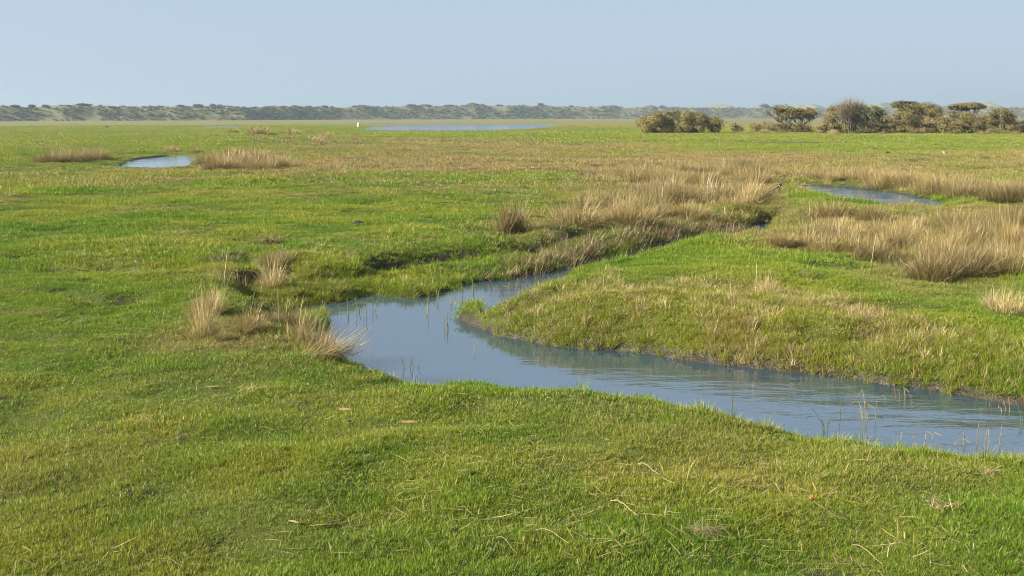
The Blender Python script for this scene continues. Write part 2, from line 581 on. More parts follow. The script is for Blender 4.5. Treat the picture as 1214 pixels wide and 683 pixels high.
M_BARK = plain_mat('bark', (.13, .105, .08), .9, (.06, .05, .04))
M_DRIFT = plain_mat('weathered_wood', (.24, .21, .17), .85, (.12, .10, .075), 14, .4)
M_SOIL = plain_mat('dark_soil', (.022, .016, .011), .95, (.045, .034, .024), 30, .8)
M_DEADTURF = plain_mat('dead_turf', (.17, .13, .065), .95, (.09, .07, .035), 30, .8)
M_POST = plain_mat('pale_wood', (.72, .58, .30), .8, (.6, .46, .22))
M_BLACK = plain_mat('black_feathers', (.02, .02, .022), .6)
M_WHITE = plain_mat('white_feathers', (.78, .76, .72), .7)
M_BROWNF = plain_mat('brown_feathers', (.12, .075, .045), .7)
M_BEAK = plain_mat('beak_and_legs', (.25, .10, .04), .5)
M_LEAFDEAD = plain_mat('russet_leaf', (.30, .075, .025), .6)
M_CHIP = plain_mat('orange_husk', (.22, .145, .068), .8, (.15, .10, .05), 40)


def mat_leaf(name, c1, c2, c3):
    m, nt = new_mat(name)
    n = NT(nt)
    rnd, rb = n.attr('rnd'), n.attr('rb')
    c = n.mix(n.maprange(rb, .7, .95), n.mix(rnd, c1, c2), c3)
    leafy(n, c, .3, .012, .6)
    return m


M_LEAF = {
    'autumn': mat_leaf('autumn_foliage', (.200, .165, .050), (.150, .128, .042), (.195, .150, .055)),
    'green': mat_leaf('dull_green_foliage', (.080, .105, .028), (.115, .130, .034), (.160, .140, .045)),
    'twig': mat_leaf('bare_reddish_twigs', (.235, .180, .110), (.165, .130, .080), (.250, .200, .115)),
    'brown': mat_leaf('brown_foliage', (.215, .155, .070), (.155, .120, .052), (.250, .195, .075)),
    'dark': mat_leaf('dark_evergreen_foliage', (.055, .070, .035), (.075, .085, .040), (.085, .080, .045)),
    'dune': mat_leaf('dune_scrub_foliage', (.140, .138, .066), (.178, .168, .084), (.115, .116, .060)),
}


def mat_dune():
    m, nt = new_mat('dune_grass_and_sand')
    n = NT(nt)
    geo = n.n('ShaderNodeNewGeometry')
    mp = n.n('ShaderNodeMapping'); n.link(geo.outputs['Position'], mp.inputs[0]); mp.inputs['Scale'].default_value = (1, .5, 1.6)
    a = n.noise(.11, 5, .65, mp.outputs[0])
    c = n.noise(.02, 3, .5, mp.outputs[0])
    sandy = n.attr('sandy')
    col = n.ramp(a, [(.35, (.090, .100, .040)), (.5, (.150, .143, .066)), (.68, (.225, .200, .102))])
    sand = n.mix(a, (.36, .31, .20), (.24, .215, .115))
    f = n.math('ADD', sandy, n.math('MULTIPLY', n.maprange(c, .5, .75), .22), clamp=True)
    col = n.mix(f, col, sand)
    p = n.n('ShaderNodeBsdfPrincipled'); n.link(col, p.inputs['Base Color']); p.inputs['Roughness'].default_value = 1
    p.inputs['Specular IOR Level'].default_value = 0
    out = n.n('ShaderNodeOutputMaterial'); n.link(p.outputs[0], out.inputs[0])
    return m


M_DUNE = mat_dune()


def steep(x, y, e=.05):
    z0 = terrain(x, y)[0]
    return np.hypot(terrain(x + e, y)[0] - z0, terrain(x, y + e)[0] - z0) / e


# ---------------------------------------------------------------- ground sheet
def build_ground():
    rr = [.4]
    while rr[-1] < 4200:
        r = rr[-1]
        q = 1.06 if r < 4 else 1.0052 if r < 62 else 1.0085 if r < 450 else 1.03
        rr.append(r * q)
    rr = np.array(rr)
    fine = np.radians(np.arange(-33, 33.01, .105))
    coarse = np.radians(np.linspace(33.01, 326.99, 120)[1:-1])
    th = np.concatenate([fine, coarse])
    RR, TH = np.meshgrid(rr, th, indexing='ij')
    x, y = RR * np.sin(TH), RR * np.cos(TH)
    shp = x.shape
    x, y = x.ravel(), y.ravel()
    z, dist, bank = terrain(x, y)
    dry = dryness(x, y)
    mud = sstep(.13 + .12 * vnoise(x, y, .4, 97), .04, dist) * .95
    mud = np.maximum(mud, .8 * sstep(.83, .87, fbm(x, y, .55, 2, 301)) * (np.hypot(x, y) < 60))
    nearm = (np.hypot(x, y) < 75) & (np.abs(np.arctan2(x, y)) < .6)
    mud[nearm] = np.maximum(mud[nearm], .9 * sstep(.75, 1.1, steep(x[nearm], y[nearm])))
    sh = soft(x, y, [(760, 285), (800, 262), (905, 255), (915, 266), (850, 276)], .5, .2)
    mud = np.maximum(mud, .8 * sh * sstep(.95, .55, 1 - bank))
    tone = fbm(x, y, 5, 3, 311)
    # pull the ground just inside the fan centre closed
    V = np.concatenate([np.stack([x, y, z], -1), [[0, 0, 0]]])
    Q = grid_faces(shp[0], shp[1], True)
    a = np.arange(shp[1])
    T = np.stack([np.full(shp[1], len(V) - 1), (a + 1) % shp[1], a], -1)
    cat1 = lambda v: np.concatenate([v, [0]])
    me = np_mesh('meadow_ground', V, Q[:, ::-1], T[:, ::-1], {'dry': cat1(dry), 'mud': cat1(mud), 'tone': cat1(tone), 'thatch_shade': cat1(np.maximum(.5, .85 * sstep(330, 60, np.hypot(x, y))))}, True)  # distant minimum darkens bladeless ground in place of grass self-shading
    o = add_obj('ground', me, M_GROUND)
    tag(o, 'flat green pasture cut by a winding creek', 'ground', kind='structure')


build_ground()
if bpy.data.objects['ground'].data.polygons[1000].normal.z < 0:
    bpy.data.objects['ground'].data.flip_normals()

for (nm, (P, W), zw), (lab, mt) in zip(WATERS, [
        ('winding creek of calm blue water between grassy banks', M_CREEK), ('blue stretch of creek behind the tall tussocks on the right', M_POND),
        ('small rippled pool on the left of the meadow', M_POND), ('long blue pond far off in the meadow', M_FARPOND),
        ('thin strip of water beyond the far pond', M_FARPOND), ('tiny strip of water far left', M_FARPOND)]):
    # a level sheet that reaches a little under the banks
    c = P.mean(0)
    g = Geo()
    ext = 1.2 if zw == ZC else 2.0
    c0, c1 = P.min(0) - ext, P.max(0) + ext
    g.add([(c0[0], c0[1], zw), (c1[0], c0[1], zw), (c1[0], c1[1], zw), (c0[0], c1[1], zw)], [[0, 1, 2, 3]])
    o = add_obj('water', g.mesh('water_sheet'), mt)
    tag(o, lab, 'water', kind='structure')


# ---------------------------------------------------------------- grass cover
PROTO_N = [0]


def proto_collection(name, meshes, mat):
    c = bpy.data.collections.new(name)
    for me in meshes:
        me.materials.clear(); me.materials.append(mat)
        o = bpy.data.objects.new('grass_tuft', me)
        c.objects.link(o)
    return c


def ground_tilt(x, y, e):
    sx = (terrain(x + e, y)[0] - terrain(x - e, y)[0]) / (2 * e)
    sy = (terrain(x, y + e)[0] - terrain(x, y - e)[0]) / (2 * e)
    k = np.minimum(1, .7 / (np.hypot(sx, sy) + 1e-6))
    sx, sy = sx * k, sy * k
    nz = np.stack([-sx, -sy, np.ones_like(sx)], -1)
    nz /= np.linalg.norm(nz, axis=1)[:, None]
    yaw = rng.random(len(x)) * 2 * PI
    ax = np.stack([np.cos(yaw), np.sin(yaw), np.zeros_like(yaw)], -1)
    nx = ax - nz * (ax * nz).sum(1)[:, None]
    nx /= np.linalg.norm(nx, axis=1)[:, None]
    ny = np.cross(nz, nx)
    return np.stack([np.arctan2(ny[:, 2], nz[:, 2]), -np.arcsin(np.clip(nx[:, 2], -1, 1)), np.arctan2(nx[:, 1], nx[:, 0])], -1)


def scatter(name, coll, nvar, pts, scale, attrs, label, cat, tilt=.12, rot=None):
    n = len(pts)
    me = bpy.data.meshes.new(name)
    me.vertices.add(n)
    me.vertices.foreach_set('co', np.asarray(pts, np.float32).ravel())
    if rot is None: rot = np.stack([rng.normal(0, tilt, n), rng.normal(0, tilt, n), rng.random(n) * 2 * PI], -1)
    a = me.attributes.new('rot', 'FLOAT_VECTOR', 'POINT'); a.data.foreach_set('vector', rot.astype(np.float32).ravel())
    a = me.attributes.new('size', 'FLOAT_VECTOR', 'POINT'); a.data.foreach_set('vector', np.asarray(scale, np.float32).ravel())
    a = me.attributes.new('pick', 'INT', 'POINT'); a.data.foreach_set('value', rng.integers(0, nvar, n).astype(np.int32))
    for k, v in attrs.items():
        a = me.attributes.new(k, 'FLOAT', 'POINT'); a.data.foreach_set('value', np.asarray(v, np.float32))
    o = add_obj(name, me)
    ng = bpy.data.node_groups.new(name + '_cover', 'GeometryNodeTree')
    ng.interface.new_socket('Geometry', in_out='INPUT', socket_type='NodeSocketGeometry')
    ng.interface.new_socket('Geometry', in_out='OUTPUT', socket_type='NodeSocketGeometry')
    N = ng.nodes
    gi, go = N.new('NodeGroupInput'), N.new('NodeGroupOutput')
    ip = N.new('GeometryNodeInstanceOnPoints')
    ci = N.new('GeometryNodeCollectionInfo')
    ci.inputs['Collection'].default_value = coll
    ci.inputs['Separate Children'].default_value = True
    ci.inputs['Reset Children'].default_value = True
    def na(nm, dt):
        nd = N.new('GeometryNodeInputNamedAttribute'); nd.data_type = dt; nd.inputs['Name'].default_value = nm
        return nd.outputs['Attribute']
    L = ng.links.new
    e2r = N.new('FunctionNodeEulerToRotation')
    L(na('rot', 'FLOAT_VECTOR'), e2r.inputs[0])
    L(gi.outputs[0], ip.inputs['Points'])
    L(ci.outputs[0], ip.inputs['Instance'])
    ip.inputs['Pick Instance'].default_value = True
    L(na('pick', 'INT'), ip.inputs['Instance Index'])
    L(e2r.outputs[0], ip.inputs['Rotation'])
    L(na('size', 'FLOAT_VECTOR'), ip.inputs['Scale'])
    L(ip.outputs[0], go.inputs[0])
    md = o.modifiers.new('cover', 'NODES')
    md.node_group = ng
    tag(o, label, cat, kind='stuff')
    return o


def turf_patch(size, n, h0, h1, w, sp, lean=.35, curl=.55):
    """a piece of sward: many little tufts with thin places between them"""
    g = Geo()
    k = max(1, int((size * 1.1 / sp) ** 2))
    c = (rng.random((k, 2)) - .5) * size * 1.1
    tr, th = rng.random(k), .40 + .95 * rng.random(k) ** 1.3
    i = rng.integers(0, k, n)
    loose = rng.random(n) < .2
    a = rng.random(n) * 2 * PI
    r = np.sqrt(rng.random(n))
    xy = c[i] + np.c_[np.cos(a), np.sin(a)] * (r * sp * .52)[:, None]
    xy[loose] = (rng.random((loose.sum(), 2)) - .5) * size * 1.1
    h = (h0 + (h1 - h0) * rng.random(n)) * np.where(loose, .6, th[i] * (1.1 - .45 * r * r))
    ln = np.abs(np.where(loose, rng.normal(0, .6, n), lean * 2 * r + rng.normal(0, .25, n)))
    g.A = {}
    rb = np.where(loose, rng.random(n), .55 * tr[i] + .45 * rng.random(n))
    rnd = np.where(loose, rng.random(n), .35 * _hash(i, i * 7, 3) + .65 * rng.random(n))
    blades(g, np.c_[xy, np.full(n, -.003)], h, w * (.6 + .8 * rng.random(n)), np.where(loose, rng.random(n) * 2 * PI, a + rng.normal(0, .5, n)),
           np.clip(ln, 0, 1.3), np.abs(rng.normal(.25, curl, n)), rnd, 2, rb)
    return g.mesh('turf_patch')


def ring_points(r0, r1, step, amax=36):
    """jittered lattice over the sector the photo looks into"""
    X = r1 * math.sin(R(amax)) + step
    xs = np.arange(-X, X, step)
    ys = np.arange(r0 * math.cos(R(amax)) - step, r1 + step, step)
    gx, gy = np.meshgrid(xs, ys)
    x = gx.ravel() + (rng.random(gx.size) - .5) * step * 1.1
    y = gy.ravel() + (rng.random(gx.size) - .5) * step * 1.1
    r = np.hypot(x, y)
    edge = (rng.random(x.size) - .5) * .12
    m = (r > r0 * (1 + edge)) & (r < r1 * (1 + edge)) & (np.abs(np.degrees(np.arctan2(x, y))) < amax)
    return x[m], y[m]


LODS = [  # r0 r1 step patch blades h0 h1 width tuft spacing
    (3.6, 9.5, .105, .24, 330, .012, .044, .0032, .068),
    (9.5, 20, .18, .40, 430, .014, .052, .0046, .095),
    (20, 42, .32, .70, 480, .022, .075, .0080, .17),
    (42, 105, .75, 1.6, 560, .034, .12, .018, .38),
    (105, 330, 3.0, 6.5, 1100, .04, .12, .05, .95),
]
for i, (r0, r1, st, ps, nb, h0, h1, w, sp) in enumerate(LODS):
    coll = proto_collection('turf_%d' % i, [turf_patch(ps, nb, h0, h1, w, sp) for _ in range(5)], M_TURF)
    x, y = ring_points(r0, r1, st)
    z, dist, bank = terrain(x, y)
    bare = (fbm(x, y, .55, 2, 301) > .855) & (np.hypot(x, y) < 60)
    keep = (dist > .02 + .15 * rng.random(x.size) * (i > 2)) & (~bare | (rng.random(x.size) < .3))
    dmin = {0: .02, 1: .03, 2: .1, 3: .6, 4: 2.5}[i]
    keep &= dist > dmin + (.02 + .20 * vnoise(x, y, .5, 399) * vnoise(x, y, 2.5, 398) if i < 3 else 0)
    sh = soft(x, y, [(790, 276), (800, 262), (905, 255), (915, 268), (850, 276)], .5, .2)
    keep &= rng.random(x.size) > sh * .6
    x, y, z, dist, bank = x[keep], y[keep], z[keep], dist[keep], bank[keep]
    if i < 4:
        keep = (steep(x, y) < .85) | (rng.random(x.size) < .35)
        x, y, z, dist, bank = x[keep], y[keep], z[keep], dist[keep], bank[keep]
    tuft = fbm(x, y, .9, 3, 401)
    tuft2 = sstep(.55, .75, vnoise(x, y, .33, 402))
    lush = np.exp(-np.clip(dist, 0, 9) / .45) * (i < 3)
    s = .80 + .55 * sstep(.25, .8, tuft) + .45 * tuft2 + 1.1 * lush * (.4 + vnoise(x, y, .4, 403)) + .7 * bank * (vnoise(x, y, .7, 404) > .45)
    s *= .85 + .3 * rng.random(x.size)
    if i == 4: s *= 1 - .75 * sstep(60, 25, dist) * (np.hypot(x, y) > 150)
    if i == 3: s *= 1 - .5 * sstep(6, 2, dist)
    tp = at(563, 376, -.4)
    tipz = np.exp(-((x - tp[0]) ** 2 + (y - tp[1]) ** 2) / .8)
    lush = lush * (1 - tipz)
    s *= 1 - .3 * tipz
    dry = .25 * tipz + dryness(x, y) * (1 - .6 * lush * (vnoise(x, y, 1.5, 405) > .35))
    tone = .10 + .82 * fbm(x * .8, y, 1.8, 3, 411) + .5 * (fbm(x, y, .5, 2, 412) - .5) - .25 * lush
    tone += .08 + .25 * soft(x, y, PEN, 1.5) + .06 * sstep(25, 60, np.hypot(x, y))
    if i >= 2:
        big = fbm(x * .8, y, 1.5 if i == 2 else 2.6, 2, 415)
        s *= .62 + .8 * sstep(.3, .7, big)
        tone += .5 * (fbm(x * .7, y, 1.4 if i == 2 else 3.0, 3, 416) - .5)
    sxy = np.maximum(.85, np.minimum(s, 1.15))
    scatter('grass', coll, 5, np.stack([x, y, z + .002], -1), np.stack([sxy, sxy, s], -1), {'dry': dry, 'tone': tone},
            ['short green pasture turf nearest the camera', 'green pasture turf on the near creek banks', 'green pasture turf along the middle creek',
             'green pasture turf of the middle meadow', 'green pasture turf far across the plain'][i], 'grass', rot=ground_tilt(x, y, ps * .35))


# ---------------------------------------------------------------- tufts that nobody could count
def tuft_mesh(n, rad, h0, h1, w, lean, curl, name='grass_tuft', segs=3, stiff=None):
    g = Geo()
    a = rng.random(n) * 2 * PI
    r = rad * np.sqrt(rng.random(n))
    base = np.c_[r * np.cos(a), r * np.sin(a), np.full(n, -.02)]
    out = a + rng.normal(0, .6, n)
    ln = np.clip(lean * (r / rad) + rng.normal(0, lean * .5, n), 0, 1.3)
    blades(g, base, h0 + (h1 - h0) * rng.random(n), w * (.6 + .8 * rng.random(n)), out, ln, np.abs(rng.normal(curl, curl * .7, n)), rng.random(n), segs)
    return g.mesh(name)


def scatter_zone(name, protos, mat, nv, x, y, s, label, cat, tilt=.15, zmin=-9, attrs=None):
    z, dist, bank = terrain(x, y)
    m = (z > zmin)
    attrs = {k: v[m] for k, v in (attrs or {}).items()}
    coll = proto_collection(name + '_tufts', protos, mat)
    sc3 = np.stack([s[m], s[m], s[m] * (.8 + .4 * rng.random(m.sum()))], -1)
    return scatter(name, coll, nv, np.stack([x[m], y[m], z[m]], -1), sc3, attrs or {}, label, cat, tilt)


def pix_points(poly, n):
    P = np.array(poly, float)
    out = np.zeros((0, 2))
    while len(out) < n:
        c = P.min(0) + rng.random((n * 3, 2)) * (P.max(0) - P.min(0))
        c = c[inpoly(c[:, 0], c[:, 1], poly)]
        out = np.concatenate([out, c])
    w = np.array([at(a, b, -.1)[:2] for a, b in out[:n]])
    return w[:, 0], w[:, 1]


# straw tufts on the point of land and along its bank
x, y = pix_points(PEN, 5600)
m = fbm(x, y, .55, 3, 222) + .55 * rng.random(len(x)) > .82
x, y = x[m], y[m]
a, b = pix_points([(330, 300), (480, 266), (610, 280), (700, 290), (600, 322), (540, 338), (400, 350)], 900)
m = fbm(a, b, .8, 3, 223) + .5 * rng.random(len(a)) > .84
x, y = np.concatenate([x, a[m]]), np.concatenate([y, b[m]])
scatter_zone('dry_grass', [tuft_mesh(34, .06, .05, .19, .0045, .6, .8) for _ in range(6)], M_STRAW, 5, x, y, .6 + .7 * rng.random(len(x)) ** 2,
             'loose tufts of dry straw grass on the point of land and the far creek bank', 'dry grass', zmin=ZC + .06)
# olive and brown rush cover across the middle plain
xs, ys = [], []
for poly, n in ((RUSHFIELD, 4200), (RUSHFIELD2, 1300), ([(250, 205), (420, 192), (700, 202), (940, 240), (700, 250), (420, 235), (300, 215)], 700),
                ([(0, 155), (300, 158), (420, 165), (300, 176), (0, 185)], 260), ([(500, 158), (780, 160), (1214, 160), (1214, 184), (800, 184), (600, 172)], 900),
                ([(280, 168), (300, 157), (420, 155), (440, 170), (400, 190), (330, 185)], 520)):
    a, b = pix_points(poly, n)
    k = fbm(a * .35, b, 4, 2, 501) + .3 * rng.random(n) > .58
    xs.append(a[k]); ys.append(b[k])
x, y = np.concatenate(xs), np.concatenate(ys)
_, dd, _ = terrain(x, y)
x, y = x[dd > .3], y[dd > .3]
scatter_zone('rush_cover', [tuft_mesh(170, .42, .06, .22, .010, .6, .5) for _ in range(6)], M_OLIVE, 6, x, y, (.6 + .8 * rng.random(len(x)) ** 2) * (.75 + .35 * sstep(60, 120, np.hypot(x, y))) * (1 - .55 * sstep(150, 175, np.hypot(x, y)) * (np.abs(np.arctan2(x, y) + .05) < .14)),
             'low olive and brown rushes spread over the middle plain', 'rushes')
# low brown growth between the big tussocks
xs, ys = [], []
for poly, n in ((BANDA, 230), ([(915, 292), (950, 272), (1010, 264), (1100, 260), (1240, 255), (1240, 305), (1190, 330), (1100, 335), (1050, 325), (1000, 305)], 200), ([(930, 232), (980, 205), (1240, 215), (1240, 240), (1110, 234), (1000, 220)], 300),
                ([(660, 205), (780, 192), (920, 196), (920, 210), (700, 216)], 380), ([(248, 199), (252, 187), (330, 184), (345, 199)], 200), ([(370, 205), (420, 198), (440, 207), (400, 212)], 60)):
    a, b = pix_points(poly, n)
    xs.append(a); ys.append(b)
x, y = np.concatenate(xs), np.concatenate(ys)
_, dd, _ = terrain(x, y)
x, y = x[dd > .1], y[dd > .1]
scatter_zone('rush_undergrowth', [tuft_mesh(90, .16, .12, .36, .007, .55, .5) for _ in range(5)], M_RUSH, 5, x, y, .6 + .7 * rng.random(len(x)),
             'dense brown rush growth filling the gaps between the tall tussocks', 'rushes')
# lush grass hanging over the creek edges
P, W = creek
xs, ys = [], []
for i in range(len(P)):
    a, b = P[i], P[(i + 1) % len(P)]
    L = np.hypot(*(b - a))
    n = int(L * 26)
    t = rng.random(n)
    nrm = np.array([b[1] - a[1], -(b[0] - a[0])]) / (L + 1e-9)
    off = rng.random(n) ** 1.5 * .8
    for sgn in (1, -1):
        xs.append(a[0] + (b[0] - a[0]) * t + sgn * nrm[0] * off); ys.append(a[1] + (b[1] - a[1]) * t + sgn * nrm[1] * off)
x, y = np.concatenate(xs), np.concatenate(ys)
z, dd, bk = terrain(x, y)
tp = at(563, 376, -.4)
m = (np.hypot(x - tp[0], y - tp[1]) > .9) & (dd > .0) & (dd < .75) & (rng.random(len(x)) < .85) & (fbm(x, y, .9, 2, 611) > .36)
x, y = x[m], y[m]
s = (.5 + .8 * rng.random(len(x))) * np.where(y < 16, .8, 1.1)
scatter_zone('bank_grass', [tuft_mesh(90, .07, .06, .20, .0055, .55, .7) for _ in range(5)], M_TURF, 5, x, y, s,
             'longer lush grass hanging over the creek edge', 'grass', attrs=None, zmin=ZC - .02)
ob = bpy.data.objects['bank_grass']
nb = len(ob.data.vertices)
co = np.zeros(nb * 3, np.float32); ob.data.vertices.foreach_get('co', co); co = co.reshape(-1, 3)
for k, v in (('dry', dryness(co[:, 0], co[:, 1]) * .7 + .05), ('tone', .32 + .6 * fbm(co[:, 0], co[:, 1], 1.2, 2, 601))):
    a = ob.data.attributes.new(k, 'FLOAT', 'POINT'); a.data.foreach_set('value', v.astype(np.float32))
bxs, bys = [], []
LBANK = [(395, 352), (330, 330), (350, 295), (480, 268), (600, 282), (640, 300), (560, 330), (500, 346)]
for poly, n in ((PEN, 1500), (LBANK, 1300), ([(640, 300), (700, 280), (800, 262), (900, 255), (900, 262), (760, 286), (660, 310)], 500), (LEFTTUFT, 260)):
    a, b = pix_points(poly, n)
    k = fbm(a, b, 1.3, 2, 621) > .5
    bxs.append(a[k]); bys.append(b[k])
x, y = np.concatenate(bxs), np.concatenate(bys)
_, dd, _ = terrain(x, y)
x, y = x[dd > .05], y[dd > .05]
scatter_zone('rough_grass', [tuft_mesh(90, .10, .04, .14, .005, .65, .8) for _ in range(6)], M_TURF, 6, x, y, .55 + .8 * rng.random(len(x)) ** 1.5,
             'rough longer grass tufts on the sloping creek banks', 'grass', zmin=ZC + .03,
             attrs={'dry': dryness(x, y) * 1.1 + .15 * rng.random(len(x)), 'tone': .35 + .6 * fbm(x, y, .8, 2, 631)})
# dead reeds lining the middle creek
xs, ys = [], []
line = [(600, 345), (650, 328), (700, 312), (760, 298), (820, 286), (875, 278)]
for i in range(len(line) - 1):
    for zz, n, wd in ((-.3, 210, .35), (ZC, 220, .6)):
        t = rng.random(n)
        p0, p1 = at(*line[i], zz), at(*line[i + 1], zz)
        xs.append(p0[0] + (p1[0] - p0[0]) * t + rng.normal(0, wd * .5, n))
        ys.append(p0[1] + (p1[1] - p0[1]) * t + .5 + np.abs(rng.normal(0, wd, n)))
x, y = np.concatenate(xs), np.concatenate(ys)
scatter_zone('dead_reeds', [tuft_mesh(8, .12, .10, .36, .0085, .5, .6) for _ in range(6)], M_REED, 6, x, y, .7 + .6 * rng.random(len(x)),
             'short dead brown reeds lining the narrow middle of the creek', 'reeds', zmin=ZC - .3)
# emergent stems in front of the far left bank and along the point
xs, ys = [], []
for line, n in (([(395, 362), (470, 358), (540, 346), (600, 330)], 90), ([(556, 388), (640, 412), (800, 429), (960, 449), (1214, 486)], 130),
                ([(900, 512), (1000, 521), (1100, 528), (1214, 540)], 40)):
    for i in range(len(line) - 1):
        t = rng.random(n // (len(line) - 1))
        p0, p1 = at(*line[i], ZC), at(*line[i + 1], ZC)
        xs.append(p0[0] + (p1[0] - p0[0]) * t + rng.normal(0, .15, len(t)))
        ys.append(p0[1] + (p1[1] - p0[1]) * t + rng.normal(-.05, .22, len(t)))
x, y = np.concatenate(xs), np.concatenate(ys)
scatter_zone('bank_stems', [tuft_mesh(6, .05, .10, .30, .006, .25, .4) for _ in range(6)], M_OLIVE, 6, x, y, .4 + .6 * rng.random(len(x)),
             'thin olive stems standing in the shallows along the banks', 'water plants', zmin=ZC - .4)
# scattered dead straws on the turf
g_protos = []
for k in range(8):
    g = Geo()
    n = int(rng.integers(1, 4))
    L = .06 + .12 * rng.random(n)
    blades(g, np.c_[rng.normal(0, .04, (n, 2)), .044 + .02 * rng.random(n)], L, .004 + .003 * rng.random(n), rng.random(n) * 2 * PI, 1.35 + .25 * rng.random(n), rng.normal(0, .25, n), rng.random(n), 3)
    g_protos.append(g.mesh('straw'))
a, b = pix_points([(0, 430), (300, 430), (560, 450), (900, 520), (1214, 550), (1214, 690), (0, 690)], 1500)
c, d = pix_points([(0, 215), (500, 240), (560, 270), (370, 300), (380, 420), (0, 430)], 380)
x, y = np.concatenate([a, c]), np.concatenate([b, d])
k = fbm(x, y, 1.6, 2, 701) + .4 * rng.random(len(x)) > .68
x, y = x[k], y[k]
z, dd, _ = terrain(x, y)
k = dd > .2
scatter_zone('straw_litter', g_protos, M_STRAW, 8, x[k], y[k], .8 + .9 * rng.random(k.sum()) ** 2, 'pale dead straws strewn over the near turf', 'straw', tilt=.1)

# ---------------------------------------------------------------- tussocks, each a thing of its own
def tussock_mesh(kind):
    g = Geo()
    if kind == 'rush':
        n, rad, h0, h1, w, lean, curl = 950, .29, .12, .95, .0082, .42, .5
    elif kind == 'bush':
        n, rad, h0, h1, w, lean, curl = 1500, .42, .12, .92, .0085, .46, .5
    elif kind == 'straw':
        n, rad, h0, h1, w, lean, curl = 330, .23, .14, 1.05, .0085, .32, .4
    elif kind == 'stalks':
        n, rad, h0, h1, w, lean, curl = 34, .16, .20, 1.0, .008, .26, .25
    elif kind == 'upright':
        n, rad, h0, h1, w, lean, curl = 800, .15, .35, 1.08, .008, .2, .3
    elif kind == 'olive':
        n, rad, h0, h1, w, lean, curl = 800, .28, .12, .75, .009, .6, .5
    elif kind == 'far':
        n, rad, h0, h1, w, lean, curl = 420, .40, .22, .88, .024, .6, .5
    a = rng.random(n) * 2 * PI
    r = rad * np.sqrt(rng.random(n)) * (.8 + .4 * rng.random(n))
    ex, ey = .8 + .5 * rng.random(), .8 + .5 * rng.random()
    base = np.c_[r * np.cos(a) * ex, r * np.sin(a) * ey, np.full(n, -.05)]
    sub = rng.integers(0, 5, n)                    # several crowns grown together, each leaning its own way
    off = rng.normal(0, rad * .55, (5, 2)); off[0] = 0
    base[:, :2] = base[:, :2] * .75 + off[sub]
    hm = (.5 + .55 * rng.random(5))[sub]
    hm = hm / hm.max()
    a = a + rng.normal(0, .45, 5)[sub]
    lean = lean * (.6 + .9 * rng.random(5))[sub]
    bias = rng.normal(0, .14, 2)
    ln = np.clip(lean * (r / rad) + rng.normal(0, 1, n) * lean * .45, 0, 1.35)
    blades(g, base, (h0 + (h1 - h0) * rng.random(n) ** .8) * hm, w * (.6 + .7 * rng.random(n)), a + rng.normal(0, .6, n) + bias[0],
           ln, np.where(rng.random(n) < .16, rng.uniform(.9, 2.3, n), np.abs(rng.normal(curl, curl * .8, n))), rng.random(n), 3)
    if kind in ('rush', 'straw', 'bush'):       # flattened outer skirt
        k = n // 4
        a2 = rng.random(k) * 2 * PI
        r2 = rad * (.7 + .5 * rng.random(k))
        blades(g, np.c_[r2 * np.cos(a2), r2 * np.sin(a2), np.full(k, 0.)], .2 + .25 * rng.random(k), np.full(k, w), a2 + rng.normal(0, .4, k),
               .7 + .4 * rng.random(k), .5 + .4 * rng.random(k), rng.random(k), 3)
    return g.mesh('tussock_' + kind)


KMAT = {'rush': M_RUSH, 'bush': M_RUSH, 'upright': M_RUSH, 'straw': M_STRAW, 'stalks': M_STRAW, 'olive': M_OLIVE, 'far': M_RUSH}
TUS = {}
for kd, nv in (('rush', 6), ('bush', 5), ('upright', 3), ('straw', 5), ('stalks', 5), ('olive', 4), ('far', 5)):
    TUS[kd] = [tussock_mesh(kd) for _ in range(nv)]
    for me in TUS[kd]: me.materials.append(KMAT[kd])


def place_tussock(px, py, hpx, kind, label, group, wide=1.0, z=None, name='tussock', cat='tussock'):
    p = at(px, py, 0.)
    zz = ground_z(p[0], p[1])
    for _ in range(3):
        p = at(px, py, zz); zz = ground_z(p[0], p[1])
    d = math.hypot(p[0], p[1])
    h = hpx * d / FPX / .82           # meshes stand about 0.82 high
    o = bpy.data.objects.new(name, random.choice(TUS[kind]))
    COL.objects.link(o)
    o.location = (p[0], p[1], zz)
    o.rotation_euler = (random.gauss(0, .06), random.gauss(0, .06), random.random() * 2 * PI)
    o.scale = (h * wide, h * wide, h)
    tag(o, label, cat, group)
    return o


def zone(poly, n, hrange, kinds, label, group, wide=(.9, 1.4), mind=.35):
    P = np.array(poly, float)
    placed = []
    tries = 0
    while len(placed) < n and tries < n * 60:
        tries += 1
        c = P.min(0) + rng.random(2) * (P.max(0) - P.min(0))
        if not inpoly(np.array([c[0]]), np.array([c[1]]), poly)[0]:
            continue
        w = at(c[0], c[1], 0)
        if any((w[0] - q[0]) ** 2 + (w[1] - q[1]) ** 2 < mind ** 2 for q in placed):
            continue
        z, dd, _ = terrain(np.array([w[0]]), np.array([w[1]]))
        if dd[0] < .12:
            continue
        placed.append(w)
        d = math.hypot(w[0], w[1])
        hm = random.uniform(*hrange)
        place_tussock(c[0], c[1], hm * FPX / d, random.choice(kinds), label, group, random.uniform(*wide))


